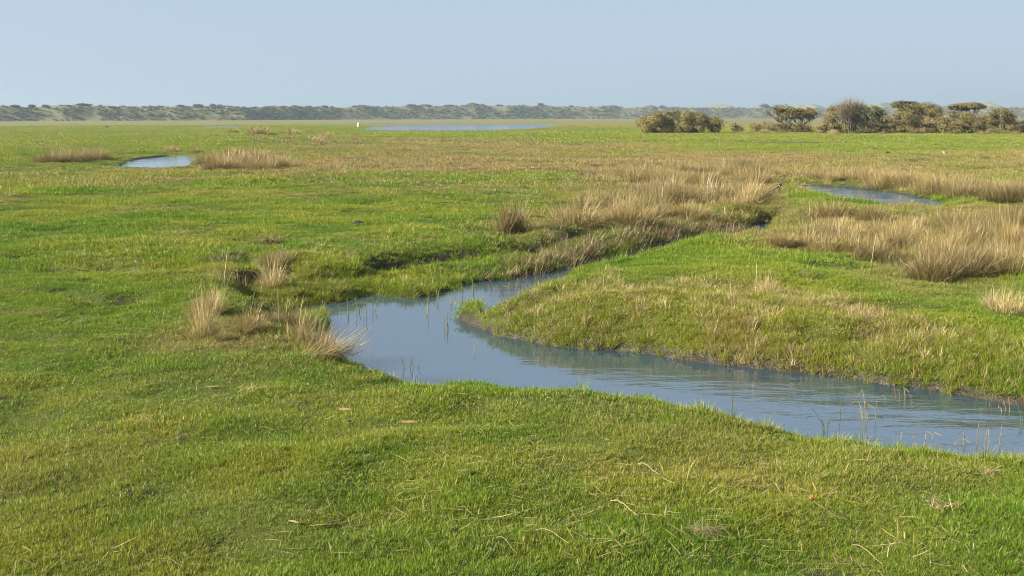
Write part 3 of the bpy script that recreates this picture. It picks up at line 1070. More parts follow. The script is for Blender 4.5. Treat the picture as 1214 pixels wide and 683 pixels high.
# singles that stand out
S = [
    (608, 281, 50, 'upright', 'tall upright brown tussock alone at the top of the left creek bank', .9),
    (680, 279, 42, 'rush', 'bushy brown tussock just right of the tall one on the left creek bank', 1.3),
    (644, 281, 20, 'olive', 'low dull green tussock between the two brown tussocks on the creek bank', 1.4),
    (240, 398, 66, 'straw', 'leaning pale straw tussock leftmost of the clumps at the creek head', .55),
    (262, 336, 42, 'stalks', 'thin upright straw stalks behind the leaning pale tussock', .9),
    (284, 344, 38, 'stalks', 'sparse tan stalks left of the leafy clump at the creek head', 1.0),
    (318, 342, 40, 'straw', 'swept straw clump bending right above the dark hollow', 1.0),
    (262, 404, 30, 'olive', 'dull green tuft at the foot of the leaning pale tussock', 1.0),
    (296, 372, 34, 'stalks', 'loose stalks in the middle of the clumps at the creek head', 1.2),
    (322, 384, 26, 'olive', 'low olive tuft beside the single broken stalk', 1.3),
    (352, 404, 60, 'stalks', 'tall straw stalks standing at the water edge on the left', 1.1),
    (362, 410, 52, 'straw', 'dense tan clump rising beside the creek head', .8),
    (958, 331, 26, 'stalks', 'lone clump of pale stalks on the grassy point of land', 1.3),
    (1098, 331, 48, 'bush', 'large grey brown tussock at the front of the right band', .9),
    (1146, 325, 50, 'rush', 'broad tussock in the middle of the front row on the right', 1.1),
    (1186, 321, 44, 'bush', 'rounded tussock at the right end of the front row', .9),
    (1036, 262, 26, 'bush', 'tan tussock rising in front of the middle of the right pool', 1.0),
    (1082, 258, 22, 'olive', 'olive tussock in front of the right end of the right pool', 1.2),
    (990, 258, 30, 'bush', 'broad pale tussock on the corner before the right pool', 1.1),
    (1070, 331, 24, 'stalks', 'thin green brown stems left of the large front tussock', 1.3),
    (840, 262, 40, 'straw', 'pale straw tussock standing over the shaded creek bank', .9),
    (886, 262, 34, 'straw', 'tan tussock at the end of the shaded bank beside the mud', 1.0),
    (812, 264, 30, 'rush', 'brown tussock hanging over the dark shaded bank', 1.1),
    (246, 372, 40, 'rush', 'tangled dead clump behind the leaning pale tussock', 1.0),
    (300, 392, 34, 'rush', 'tangled tan clump left of the single tall dry stalk', 1.2),
    (345, 388, 38, 'rush', 'dense brown clump between the single stalk and the creek head', 1.1),
    (372, 416, 40, 'rush', 'shaggy tan clump at the back of the flattened tussock', 1.2),
    (332, 330, 30, 'rush', 'brown clump above the dark hollow at the creek head', 1.3),
    (262, 312, 26, 'olive', 'dull olive clump at the back of the creek head', 1.4),
    (396, 428, 24, 'olive', 'green and tan clump under the flattened tussock', 1.4),
    (576, 372, 22, 'straw', 'small pink brown tuft at the tip of the point of land', 1.0),
    (590, 366, 16, 'straw', 'smaller pale tuft just behind the tip of the point of land', 1.0),
    (907, 418, 26, 'straw', 'pale straw tuft on the front bank of the point of land', .9),
    (1190, 448, 34, 'straw', 'pale sprawling straw clump near the right edge by the water', 1.3),
    (1165, 440, 24, 'straw', 'small straw clump left of the sprawling one by the water', 1.2),
    (60, 196, 20, 'bush', 'leftmost brown tussock of the short row beyond the left meadow', 1.1),
    (80, 196, 22, 'bush', 'second brown tussock of the short row beyond the left meadow', 1.1),
    (101, 195, 21, 'bush', 'third brown tussock of the short row beyond the left meadow', 1.1),
    (118, 194, 20, 'bush', 'rightmost brown tussock of the short row beyond the left meadow', 1.0),
    (202, 181.5, 11, 'far', 'dark brown tussock on the bank behind the left pool', 1.0),
    (233, 181.5, 10, 'far', 'straw coloured tussock behind the right end of the left pool', 1.1),
    (291, 181, 12, 'olive', 'rounded olive tussock behind the brown clump by the left pool', 1.3),
    (306, 159, 15, 'far', 'far tall brown tussock on the rise left of the pond', 1.0),
    (349, 160, 12, 'far', 'far rounded brown tussock on the rise left of the pond', 1.4),
    (340, 165, 8, 'far', 'low tussock below the rounded one on the rise', 1.2),
    (380, 170, 8, 'far', 'small dark upright tussock in the far rushes', .8),
    (957, 157, 14, 'far', 'pale straw heap of grass under the flat topped tree', .9),
    (276, 157, 6, 'far', 'small straw tussock at the far left of the rise', 1.6),
    (400, 206, 11, 'rush', 'low brown tussock in the open meadow right of the left pool', 1.4),
    (425, 205, 8, 'rush', 'smaller brown tussock beside it in the open meadow', 1.4),
    (490, 180, 9, 'far', 'brown tussock standing out of the far rush field', 1.0),
]
for px, py, h, kd, lab, wd in S:
    place_tussock(px, py, h, kd, lab, None, wd)
zone([(695, 262), (735, 240), (760, 215), (780, 205), (900, 203), (935, 211), (908, 216), (893, 232), (886, 258), (800, 266), (740, 267)], 50, (.5, .95), ['rush', 'bush', 'straw', 'olive', 'rush', 'bush'], 'brown rush tussock in the dense band behind the shaded creek bank', 'tussocks behind the shaded creek bank', mind=.6)
zone([(680, 208), (770, 197), (920, 198), (930, 206), (700, 214)], 20, (.4, .65), ['rush', 'bush'], 'low brown tussock in the strip at the back of the dense band', 'tussocks in the strip behind the dense band', mind=.6)
zone([(918, 293), (945, 278), (1000, 270), (1060, 272), (1060, 318), (1010, 300), (960, 290)], 24, (.42, .78), ['rush', 'straw', 'bush', 'olive', 'bush'], 'pale brown tussock left of the large tussocks in the right band', 'tussocks in the left half of the right band', mind=.8)
zone([(1060, 274), (1100, 266), (1230, 258), (1230, 305), (1190, 312), (1060, 322)], 20, (.42, .82), ['bush', 'rush', 'bush', 'olive'], 'grey brown tussock crowded behind the large front tussocks on the right', 'tussocks in the right half of the right band', mind=.9)
zone([(960, 213), (1010, 212), (1080, 219), (1150, 228), (1230, 230), (1230, 240), (1130, 238), (1090, 229), (1050, 223), (1000, 219)], 30, (.55, .9), ['rush', 'bush'], 'brown tussock lining the far side of the right creek stretch', 'tussocks on the far side of the right creek stretch', mind=.6)
zone([(250, 200), (256, 188), (300, 186), (338, 196), (335, 203)], 22, (.6, 1.1), ['bush', 'far', 'rush'], 'brown tussock in the clump at the right end of the left pool', 'tussocks by the left pool', mind=.8)
zone([(285, 166), (300, 157), (420, 156), (430, 172), (350, 182)], 24, (.5, 1.0), ['far'], 'far brown tussock on the rough ground left of the pond', 'tussocks on the far rough ground', mind=2)
zone([(400, 168), (700, 166), (820, 180), (800, 200), (560, 204), (430, 200)], 20, (.3, .5), ['olive', 'rush', 'far'], 'low brown tussock in the rush field of the middle plain', 'tussocks in the middle rush field', mind=2)
zone([(840, 166), (1214, 166), (1214, 194), (960, 196), (840, 190)], 15, (.25, .42), ['olive'], 'low dark green rush tussock in the right meadow', 'green tussocks in the right meadow', wide=(1.6, 2.6), mind=2)
zone([(860, 157.6), (1214, 157.6), (1214, 159.2), (860, 159.2)], 16, (.7, 1.3), ['far'], 'pale grass tussock at the foot of the far trees', 'tussocks under the far trees', mind=3)


# flattened tussock that hangs over the water
def flat_tussock():
    g = Geo()
    n = 300
    base = np.c_[rng.normal(0, .16, n), rng.normal(0, .10, n), np.zeros(n)]
    az = rng.normal(-.12, .55, n)
    blades(g, base, .25 + .5 * rng.random(n), .007 * (.6 + .7 * rng.random(n)), az, .75 + .4 * rng.random(n), rng.normal(.35, .25, n), rng.random(n), 4)
    p = at(385, 424, 0); z = ground_z(p[0], p[1])
    p = at(385, 424, z + .02)
    o = add_obj('tussock', g.mesh('flattened_tussock'), M_STRAW)
    o.location = (p[0], p[1], z + .02)
    tag(o, 'flattened straw tussock sprawling over the water at the creek head', 'tussock')


flat_tussock()


# ---------------------------------------------------------------- reeds standing in the water
def reed(px, py, stems, label, mat=M_REED, group=None, name='reed', cat='reed'):
    """stems: (dx px, height px, top shift px, fold px or 0)"""
    p = at(px, py, ZC)
    k = p[1] / FPX
    g = Geo()
    for dx, h, sh, fold in stems:
        x0 = dx * k
        pts = [(x0, 0, -.12), (x0 + sh * k * .3, .01, h * k * .4), (x0 + sh * k * .7, .02, h * k * .8), (x0 + sh * k, .03, h * k)]
        rad = [.0042, .004, .0034, .003]
        if fold:
            pts += [(x0 + sh * k + fold * k * .5, -.02, h * k * .93), (x0 + sh * k + fold * k, -.05, h * k * .78)]
            rad += [.0028, .002]
        tube(g, pts, [r_ * max(1, p[1] / 11) for r_ in rad], 5, rnd=random.random(), rb=random.random(), tip=.8)
        if h > 14:
            m_ = 3
            blades(g, np.array([[x0 + sh * k * .5, 0, h * k * .5]] * m_), np.array([.08, .06, .05]) * p[1] / 11, np.full(m_, .006), rng.random(m_) * 6.28, np.full(m_, .8), np.full(m_, .7), rng.random(m_), 3)
    o = add_obj(name, g.mesh('reed'), mat)
    o.location = (p[0], p[1], ZC)
    tag(o, label, cat, group)


reed(1027, 498, [(0, 38, -6, -9), (-3, 26, -8, -12), (-5, 14, -3, 0), (2, 20, -2, 8)], 'tallest broken brown reed leaning left in the open creek')
reed(1038, 499, [(0, 27, 1, 0)], 'single straight dry stem right of the broken reed')
reed(1062, 474, [(0, 20, -2, 0), (6, 14, -3, -8), (12, 14, -2, 4), (-10, 6, -6, -6)], 'cluster of short bent reeds off the far bank')
reed(1053, 452, [(0, 14, 3, 0), (33, 8, 4, 0)], 'tan husk stems at the foot of the far bank')
reed(996, 497, [(0, 19, 1, 0)], 'short green stem in the creek left of the broken reed', M_GREENREED)
reed(868, 484, [(0, 22, 0, 0), (.6, 30, -1, 0)], 'green spike of reed upright in the creek above the near bank', M_GREENREED)
reed(980, 513, [(0, 22, 5, 0), (-1, 30, -18, 0), (-2, 16, -4, 0)], 'green grass stems leaning from the near bank into the creek', M_GREENREED)
reed(1097, 521, [(0, 10, 2, 4), (8, 8, 4, 6), (-14, 5, 0, 0), (-30, 8, 2, 0)], 'dark broken reed stubs by the near bank')
reed(1130, 528, [(0, 8, 12, 6), (16, 12, -2, 0), (14, 18, -2, -12)], 'bent dark twig reed over the near bank')
reed(1158, 527, [(0, 26, 2, 0), (10, 16, 3, 0), (16, 20, -2, 0), (28, 24, 3, 0)], 'thin pale stems rising over the near bank at the right')
reed(1193, 489, [(0, 14, -3, -5), (5, 20, -3, 0), (-4, 8, -5, -4)], 'tan reed tuft in the water near the right edge')
reed(1212, 504, [(0, 28, -8, 0), (2, 18, -3, 0)], 'green reed blade at the right edge of the creek', M_GREENREED)
reed(1170, 483, [(0, 18, -3, 0), (3, 12, 2, 0)], 'slim green stems left of the tan reed tuft', M_GREENREED)
reed(506, 372, [(0, 10, 0, 0), (1, 22, 1, 0)], 'slim stem in the calm water left of the point', M_OLIVE)
reed(527, 391, [(0, 14, 0, 0), (3, 20, 1, 0), (5, 9, -2, 0)], 'pair of slim stems in the calm water beside the point', M_OLIVE)
reed(562, 420, [(0, 12, 1, 0)], 'lone slim stem in the calm water below the point', M_OLIVE)
reed(592, 345, [(0, 6, 5, 6), (-3, 4, -3, 0)], 'dark floating twig in the creek behind the tip of the point', M_BARK, None, 'twig', 'twig')
reed(486, 437, [(0, 14, 3, 0), (4, 10, -2, 0), (-6, 16, -6, 0), (9, 8, 5, 0)], 'dark grass stems at the near corner of the creek', M_GREENREED)
for i, (px, py) in enumerate([(414, 372), (424, 371), (432, 376), (444, 368), (520, 358), (536, 360), (549, 352), (561, 349)]):
    reed(px, py, [(random.uniform(-2, 2), random.uniform(8, 20), random.uniform(-2, 2), 0) for _ in range(2)], 'thin olive stem by the far bank of the calm creek water', M_OLIVE, 'stems by the far bank of the calm water')

# a single dry stalk with bent leaves between the left clumps
def stalk(px, py, h, label, sh=0):
    p = at(px, py, 0); z = ground_z(p[0], p[1]); p = at(px, py, z)
    k = p[1] / FPX
    g = Geo()
    tube(g, [(0, 0, -.05), (sh * k * .4, 0, h * k * .5), (sh * k, .01, h * k)], [.006, .005, .004], 5, rnd=.2, rb=.1, tip=.8)
    if h > 30:
        blades(g, np.array([[0, 0, h * k * f] for f in (.3, .38, .45)]), np.array([.12, .1, .1]), np.full(3, .008), np.array([2.6, .3, 3.4]), np.full(3, .9), np.full(3, .8), rng.random(3), 3)
    o = add_obj('stalk', g.mesh('stalk'), M_STRAW)
    o.location = (p[0], p[1], z)
    tag(o, label, 'stalk')


stalk(331, 387, 46, 'single tall dry stalk with bent leaves between the left clumps')
stalk(1033, 312, 36, 'lone thin straw standing before the right tussock band', 4)
stalk(918, 348, 30, 'slanting straw stem on the point of land', -7)
stalk(1019, 372, 24, 'short upright straw stem right of the middle of the point', 0)
stalk(866, 350, 34, 'tall thin straw on the left part of the point', 0)
stalk(896, 346, 34, 'upright straw on the left part of the point', 0)
stalk(868, 352, 22, 'leaning straw beside the tall thin straw', -6)
stalk(729, 262, 16, 'thin pale stem in the meadow behind the creek bank', 0)
stalk(430, 297, 24, 'thin pale straw on the far grassy bank', 3)


# ---------------------------------------------------------------- small things on the turf
def straw_heap(px, py, wpx, n, label, h=.05, name='straw_heap', mat=M_STRAW, lean=1.25, soil=False):
    p = at(px, py, 0); z = ground_z(p[0], p[1]); p = at(px, py, z)
    w = wpx * p[1] / FPX
    root = empty(name, (p[0], p[1], z))
    tag(root, label, 'straw heap')
    g = Geo()
    base = np.c_[rng.normal(0, w * .22, n), rng.normal(0, w * .14, n), np.abs(rng.normal(.03, h * .4, n))]
    L = (.10 + .16 * rng.random(n)) * max(1, p[1] / 14)
    az = rng.random(n) * 2 * PI
    base[:, 0] -= np.cos(az) * L * .4; base[:, 1] -= np.sin(az) * L * .4
    blades(g, base, L, .005 * max(1, p[1] / 11) * (.7 + .6 * rng.random(n)), az, lean + .3 * rng.random(n), rng.normal(.05, .15, n), rng.random(n), 3)
    add_obj('straws', g.mesh('straws'), mat, root)
    if soil:
        g = Geo()
        nn, mm = 8, 14
        V = [(0, 0, h)]
        for i in range(1, nn + 1):
            for j in range(mm):
                a = 2 * PI * j / mm
                rr = w * .24 * i / nn * (1 + .25 * math.sin(3 * a + px) + .12 * math.sin(7 * a))
                V.append((rr * math.cos(a), rr * .7 * math.sin(a), h * .7 * math.cos(min(1.25, i / nn * 1.4) * 1.25) + random.gauss(0, h * .08) - (.04 if i == nn else 0)))
        T = [(0, 1 + j, 1 + (j + 1) % mm) for j in range(mm)]
        Q = [(1 + (i - 1) * mm + j, 1 + i * mm + j, 1 + i * mm + (j + 1) % mm, 1 + (i - 1) * mm + (j + 1) % mm) for i in range(1, nn) for j in range(mm)]
        g.add(V, Q, T)
        add_obj('soil_mound', g.mesh('soil_mound', True), M_DEADTURF, root)
    return root


straw_heap(84, 528, 62, 26, 'heap of pale crossed straws on the near turf at the left')
straw_heap(300, 466, 44, 80, 'small brown heap of soil and straw on the near turf', .05, soil=True)
straw_heap(316, 288, 48, 320, 'large mound of dead grass in the left meadow', .16, soil=True)
straw_heap(210, 277, 66, 80, 'long strip of straw lying in the left meadow', .04)
straw_heap(35, 374, 80, 90, 'strip of straw lying at the left edge of the meadow', .05)
straw_heap(100, 381, 60, 40, 'thin scatter of long straws right of the strip at the left edge', .03)
straw_heap(838, 634, 46, 70, 'dark patch of soil with dead straw low in the near turf', .03, soil=True)
straw_heap(1115, 602, 54, 46, 'flat patch of grey dead leaves and straw at the lower right', .03, soil=True)
straw_heap(1172, 566, 26, 40, 'small brown straw tuft on the turf near the right bank', .04, soil=True)
straw_heap(170, 505, 36, 22, 'scraped bare edge with straw above the crossed straws', .02, soil=True)
straw_heap(580, 219, 50, 70, 'far patch of dead grass in the open meadow', .06)
straw_heap(15, 232, 40, 60, 'brown patch of dead grass at the far left of the meadow', .06)
straw_heap(146, 250, 26, 40, 'small patch of dead grass in the middle of the left meadow', .06)


def molehill(px, py, wpx, label):
    p = at(px, py, 0); z = ground_z(p[0], p[1]); p = at(px, py, z)
    w = wpx * p[1] / FPX / 2
    g = Geo()
    nn, mm = 9, 20
    V = [(0, 0, w * .6)]
    for i in range(1, nn + 1):
        for j in range(mm):
            a = 2 * PI * j / mm
            t = i / nn
            V.append((w * t * math.cos(a) * (1 + .15 * math.sin(2 * a + 1) + random.gauss(0, .05)), w * t * math.sin(a) * (1 + random.gauss(0, .05)), w * .6 * (1 - t * t) * (1 + random.gauss(0, .12)) - (.05 if i == nn else 0)))
    T = [(0, 1 + j, 1 + (j + 1) % mm) for j in range(mm)]
    Q = [(1 + (i - 1) * mm + j, 1 + i * mm + j, 1 + i * mm + (j + 1) % mm, 1 + (i - 1) * mm + (j + 1) % mm) for i in range(1, nn) for j in range(mm)]
    g.add(V, Q, T)
    o = add_obj('molehill', g.mesh('molehill'), M_SOIL)
    o.location = (p[0], p[1], z)
    tag(o, label, 'molehill')


molehill(425, 267, 17, 'small black molehill in the meadow behind the creek')
molehill(1006, 305, 7, 'tiny black molehill on the point of land')


def curled_leaf(px, py, lpx, hpx, label, mat, name, ang=0.0, up=False):
    p = at(px, py, 0); z = ground_z(p[0], p[1]) + .022; p = at(px, py, z)
    k = p[1] / FPX
    L, Wd = lpx * k * .8, hpx * k * .7
    nn, mm = 9, 5
    V = []
    for i in range(nn):
        t = i / (nn - 1)
        ww = Wd * .5 * math.sin(PI * (.08 + .84 * t)) ** .7
        for j in range(mm):
            s = j / (mm - 1) * 2 - 1
            V.append(((t - .5) * L, s * ww, .25 * Wd * s * s + .12 * L * math.sin(t * PI) * .3))
    Q = grid_faces(nn, mm)
    me = np_mesh(name, V, Q, None, None, True)
    o = add_obj(name, me, mat)
    md = o.modifiers.new('thickness', 'SOLIDIFY'); md.thickness = .002
    o.location = (p[0], p[1], z + (L * .4 if up else 0))
    o.rotation_euler = (R(30), R(-75) if up else 0, ang)
    tag(o, label, 'dead leaf')


curled_leaf(962, 592, 9, 6, 'russet curled dead leaf standing in the near turf', M_LEAFDEAD, 'dead_leaf', .3, True)
curled_leaf(410, 486, 22, 6, 'orange brown husk lying left on the near turf', M_CHIP, 'dead_leaf', -.1)
curled_leaf(487, 501, 27, 6, 'longer orange brown husk lying on the turf below the creek', M_CHIP, 'dead_leaf', 0)
curled_leaf(414, 500, 8, 6, 'tiny orange husk between the two longer husks', M_CHIP, 'dead_leaf', .8)
curled_leaf(349, 619, 22, 4, 'pale tan leaf slanting in the lower left turf', M_CHIP, 'dead_leaf', -.5)
curled_leaf(252, 459, 22, 3, 'slim tan husk on the turf left of the brown heap', M_CHIP, 'dead_leaf', 0)

# fallen stems that stand out
for px, py, l, ang, lab in [
        (600, 652, 30, -.6, 'curved fallen stem slanting at the bottom middle of the turf'), (655, 642, 44, -.35, 'long curved fallen stem right of the bottom middle'),
        (592, 653, 24, .9, 'slim fallen stem crossing the bottom middle'), (740, 608, 36, -.55, 'brown bent fallen stem on the lower right turf'),
        (752, 588, 26, .12, 'pale forked fallen stem lying above the bent brown stem'), (768, 561, 26, -.5, 'short fallen stem on the turf under the creek bend'),
        (820, 575, 34, 1.2, 'tall thin straw leaning upright on the lower right turf'), (1030, 665, 36, -.85, 'fallen stem slanting down at the lower right edge'),
        (1056, 668, 26, 1.2, 'upright bent straw at the bottom right'), (1157, 656, 16, .4, 'short pale fallen stem near the right bottom corner'),
        (560, 566, 34, .1, 'thin fallen stem with a kink in the middle of the turf'), (880, 602, 24, .5, 'pale fork of fallen stems on the right turf')]:
    p = at(px, py, 0); z = ground_z(p[0], p[1]); p = at(px, py, z)
    k = p[1] / FPX
    g = Geo()
    up = abs(ang) > 1.0
    Lw = l * k
    dx, dy = math.cos(ang) * Lw, math.sin(ang) * Lw * (0 if up else 2.2)
    rise = math.sin(ang) * Lw if up else .0
    pts = [(-dx / 2 + dx * t, -dy / 2 + dy * t + .03 * math.sin(t * PI), .045 + rise * t + .02 * math.sin(t * 5)) for t in (0, .25, .5, .75, 1)]
    tube(g, pts, [.0024, .0024, .0022, .002, .0015], 5, rnd=.4, rb=.1, tip=.9)
    o = add_obj('fallen_stem', g.mesh('fallen_stem'), M_STRAW)
    o.location = (p[0], p[1], z)
    tag(o, lab, 'fallen stem')


# driftwood on the bank between the two creek stretches
def driftwood():
    p = at(920, 229, 0); z = ground_z(p[0], p[1]); p = at(920, 229, z)
    k = p[1] / FPX * .75
    root = empty('driftwood', (p[0], p[1], z))
    tag(root, 'grey weathered driftwood log with a snapped upright stub on the bank', 'driftwood')
    g = Geo()
    tube(g, [(-9 * k, 0, .06), (-4 * k, .05, .15), (2 * k, .1, .22), (8 * k, .2, .28)], [.04, .05, .045, .025], 8)
    add_obj('log', g.mesh('log', True), M_DRIFT, root)
    g = Geo()
    tube(g, [(7 * k, .15, .0), (7 * k, .15, .24), (6.5 * k, .13, .36)], [.045, .04, .03], 8)
    add_obj('stub', g.mesh('stub', True), M_DRIFT, root)
    g = Geo()
    tube(g, [(8 * k, .15, .25), (12 * k, .2, .38), (15 * k, .2, .55)], [.03, .022, .012], 6)
    tube(g, [(5 * k, .1, .3), (9 * k, .0, .45), (14 * k, -.05, .42)], [.025, .02, .01], 6)
    add_obj('branch', g.mesh('branch', True), M_BARK, root)


driftwood()


# ---------------------------------------------------------------- far trees and bushes
def leaf_cloud(g, centers, radii, n, size, flat=1.0, hollow=.55):
    """leaf sprays through ellipsoid lobes, denser at the rim"""
    centers = np.asarray(centers, float); radii = np.asarray(radii, float)
    vol = radii.prod(1) ** .72
    idx = rng.choice(len(centers), n, p=vol / vol.sum())
    u = rng.normal(0, 1, (n, 3)); u /= np.linalg.norm(u, axis=1)[:, None]
    rr = (hollow + (1 - hollow) * rng.random(n)) * (1 + rng.normal(0, .10, n))
    p = centers[idx] + u * radii[idx] * rr[:, None]
    keep = vnoise(p[:, 0] + p[:, 2] * 1.3, p[:, 1] * 1.1 + p[:, 2], size * 6, 901) > .25
    p = p[keep]; n = len(p); idx = idx[keep]
    nrm = u[keep] + rng.normal(0, .45, (n, 3))
    a = np.cross(nrm, rng.normal(0, 1, (n, 3))); a /= np.linalg.norm(a, axis=1)[:, None] + 1e-9
    b = np.cross(a, nrm); b /= np.linalg.norm(b, axis=1)[:, None] + 1e-9
    s = size * (.5 + rng.random(n))[:, None]
    V = np.stack([p - a * s, p + b * s * .45, p + a * s, p - b * s * .45], 1).reshape(-1, 3)
    V[:, 2] = np.maximum(V[:, 2], .02)
    Q = np.arange(n * 4).reshape(-1, 4)
    clump = _hash(idx, idx * 3 + 1, 5)
    g.add(V, Q, None, rnd=np.repeat(np.clip(clump * .6 + rng.random(n) * .4, 0, 1), 4), rb=np.repeat(rng.random(n), 4))
    return g


def twig_cloud(g, centers, radii, n, length, width):
    centers = np.asarray(centers, float); radii = np.asarray(radii, float)
    idx = rng.integers(0, len(centers), n)
    u = rng.normal(0, 1, (n, 3)); u /= np.linalg.norm(u, axis=1)[:, None]
    p = centers[idx] + u * radii[idx] * (rng.random(n) ** .5 * .75)[:, None]
    az = np.arctan2(u[:, 1], u[:, 0])
    blades(g, p, length * (.5 + rng.random(n)), np.full(n, width), az, np.abs(rng.normal(.3, .25, n)), rng.normal(0, .2, n), rng.random(n), 2)
    return g


def bush(px, base_y, wpx, hpx, kind, label, group=None, cat='bush', name='bush', dens=1.0, lobes=9, crown=0.0, twigs=0, dist=None, tall=0, z0=None, leaf=.125, flat=.5, zbase=0.0):
    """crown: share of the height that stays open below the foliage"""
    if dist is None:
        p = at(px, base_y, 0.)
    else:
        p = at(px, HORIZON + FPX * H / dist, 0.)
        p = p * (dist / math.hypot(p[0], p[1]))
    d = math.hypot(p[0], p[1])
    k = p[1] / FPX * (1 / math.cos(PITCH)) * .985
    w, h = wpx * k, hpx * k
    zz = ground_z(p[0], p[1]) if z0 is None else z0
    root = empty(name, (p[0], p[1], zz))
    tag(root, label, cat, group)
    C_, R_ = [], []
    for i in range(lobes):
        t = (i + .5) / lobes
        x = (t - .5) * w * .82 + random.gauss(0, w * .03)
        env = (1 - abs(2 * t - 1) ** 2.4) ** .5
        if crown > 0:
            f = random.random() if i % 2 else 1.0
            zc = h * (crown + (1 - crown) * (.30 + .5 * f * (.6 + .4 * env)))
            rz = h * (1 - crown) * random.uniform(.22, .34)
        else:
            zc = h * (.28 + .40 * env * random.uniform(.9, 1.05))
            rz = h * random.uniform(.30, .38) * (.6 + .4 * env)
        C_.append((x, random.gauss(0, w * .07), zc)); R_.append((w / lobes * random.uniform(1.25, 1.8) * (1.35 if crown else 1), min(w * .25, h * .5) * random.uniform(.7, 1.1), rz))
        if crown == 0:
            C_.append((x + random.gauss(0, w * .03), random.gauss(0, w * .06), h * .2)); R_.append((w / lobes * 1.1, min(w * .25, h * .5), h * .22))
    mx = max(c[2] + r_[2] for c, r_ in zip(C_, R_))
    for i, c in enumerate(C_):
        C_[i] = (c[0], c[1], c[2] * h / mx); R_[i] = (R_[i][0], R_[i][1], R_[i][2] * h / mx)
    n = int(dens * 200 * w * h / (leaf / .2) ** 2)
    g = Geo()
    leaf_cloud(g, C_, R_, n, leaf)
    add_obj('crown', g.mesh('crown'), M_LEAF[kind], root)
    # stems
    g = Geo()
    st = random.sample(range(len(C_)), min(len(C_), 7 if crown == 0 else 6))
    for i in st:
        if dist is None: g = Geo()
        c = np.array(C_[i])
        b0 = np.array([c[0] * (.35 if crown else .7) + random.gauss(0, .1), random.gauss(0, .1), -.1])
        mid = b0 * .5 + c * .5 + np.array([random.gauss(0, .15), random.gauss(0, .15), 0])
        r0 = .022 * h * (1.3 if crown else .8)
        tube(g, [b0, b0 * .7 + mid * .3, mid, c], [r0, r0 * .8, r0 * .6, r0 * .25], 6)
        for _ in range(3):
            e = c + np.array([random.gauss(0, 1), random.gauss(0, .6), abs(random.gauss(.3, .5))]) * np.array(R_[i]) * .8
            tube(g, [mid, (mid + e) / 2 + [0, 0, .1], e], [r0 * .45, r0 * .3, r0 * .12], 5)
        if dist is None: add_obj('stem', g.mesh('stem', True), M_BARK, root)
    if dist is not None: add_obj('trunk', g.mesh('trunk', True), M_BARK, root)
    if twigs:
        g = Geo()
        top = [(c, r_) for c, r_ in zip(C_, R_) if c[2] > h * .35]
        twig_cloud(g, [c for c, _ in top], [r_ for _, r_ in top], twigs, h * .24, .035)
        add_obj('twigs', g.mesh('twigs'), M_LEAF['twig'], root)
    return root


bush(803, 157.5, 98, 28, 'autumn', 'wide rounded olive thorn bush standing alone left of the far trees', lobes=13, dens=1.2)
bush(874, 156.5, 14, 13, 'brown', 'small thin brown bush right of the wide thorn bush', lobes=3, dens=.5)
bush(903, 156.5, 26, 14, 'brown', 'low brown bush between the wide bush and the flat topped tree', lobes=4, dens=.55)
bush(931, 157, 30, 31, 'autumn', 'small tree with a flat golden crown, left of the pair', lobes=5, crown=.35, dens=.8, name='tree', cat='tree')
bush(951, 157, 26, 30, 'autumn', 'small tree with a flat golden crown, right of the pair', lobes=5, crown=.42, dens=.8, name='tree', cat='tree')
bush(934, 157, 48, 13, 'brown', 'dark low scrub at the foot of the flat topped pair', lobes=5, dens=.8)
bush(997, 158, 42, 36, 'autumn', 'tallest of the far trees with leafy olive lower half', lobes=8, dens=.9, name='tree', cat='tree', twigs=500)
t = bush(1008, 158.2, 30, 38, 'twig', 'tall bare reddish twiggy tree rising over the tallest leafy one', lobes=7, crown=.15, dens=.2, name='tree', cat='tree', twigs=800)
bush(1030, 157.5, 32, 33, 'green', 'dark green topped tree right of the tallest tree', lobes=7, crown=.12, dens=.75, name='tree', cat='tree')
bush(1034, 158, 44, 19, 'brown', 'loose brown bush under the dark green topped tree', lobes=5, dens=.5)
bush(1066, 158, 46, 26, 'autumn', 'yellowish bush at the left of the long far thicket', lobes=6, dens=.75)
bush(1090, 157.5, 46, 36, 'autumn', 'tall golden crowned tree in the middle of the far thicket', lobes=7, crown=.06, dens=.75, name='tree', cat='tree')
bush(1071, 156.5, 18, 36, 'green', 'blue green tree top behind the left of the far thicket', lobes=3, crown=.5, dens=.8, name='tree', cat='tree')
bush(1112, 158, 56, 20, 'brown', 'low brown bush in front of the golden crowned tree', lobes=6, dens=.8)
bush(1133, 158, 44, 27, 'autumn', 'dense olive bush right of the low brown bush', lobes=7, dens=.85)
bush(1146, 157, 36, 35, 'autumn', 'thin umbrella crowned tree behind the far thicket', lobes=5, crown=.6, dens=.7, name='tree', cat='tree')
bush(1163, 158, 44, 21, 'brown', 'dark brown bush between the dense olive bush and the last tree', lobes=5, dens=.85)
bush(1182, 158, 32, 30, 'autumn', 'golden tree at the right end of the far thicket', lobes=6, crown=.04, dens=.8, name='tree', cat='tree')
bush(1199, 158, 20, 17, 'autumn', 'small leafy bush right of the golden end tree', lobes=4, dens=.7)
bush(982, 158, 26, 14, 'brown', 'low brown scrub left of the tallest far tree', lobes=5, dens=.8)
bush(1052, 158, 30, 16, 'brown', 'low scrub between the dark green topped tree and the thicket', lobes=5, dens=.8)
bush(1145, 158.3, 60, 16, 'autumn', 'long low olive scrub along the front of the far thicket', lobes=9, dens=.8)
bush(1212, 158, 40, 15, 'brown', 'low brown scrub reaching the right edge under the far trees', lobes=6, dens=.8)
bush(1222, 157, 22, 16, 'brown', 'brown bush cut off by the right edge', lobes=4, dens=.7)

# ---------------------------------------------------------------- dunes
def px_of(th): return 607 + FPX * math.cos(PITCH) * np.tan(th)


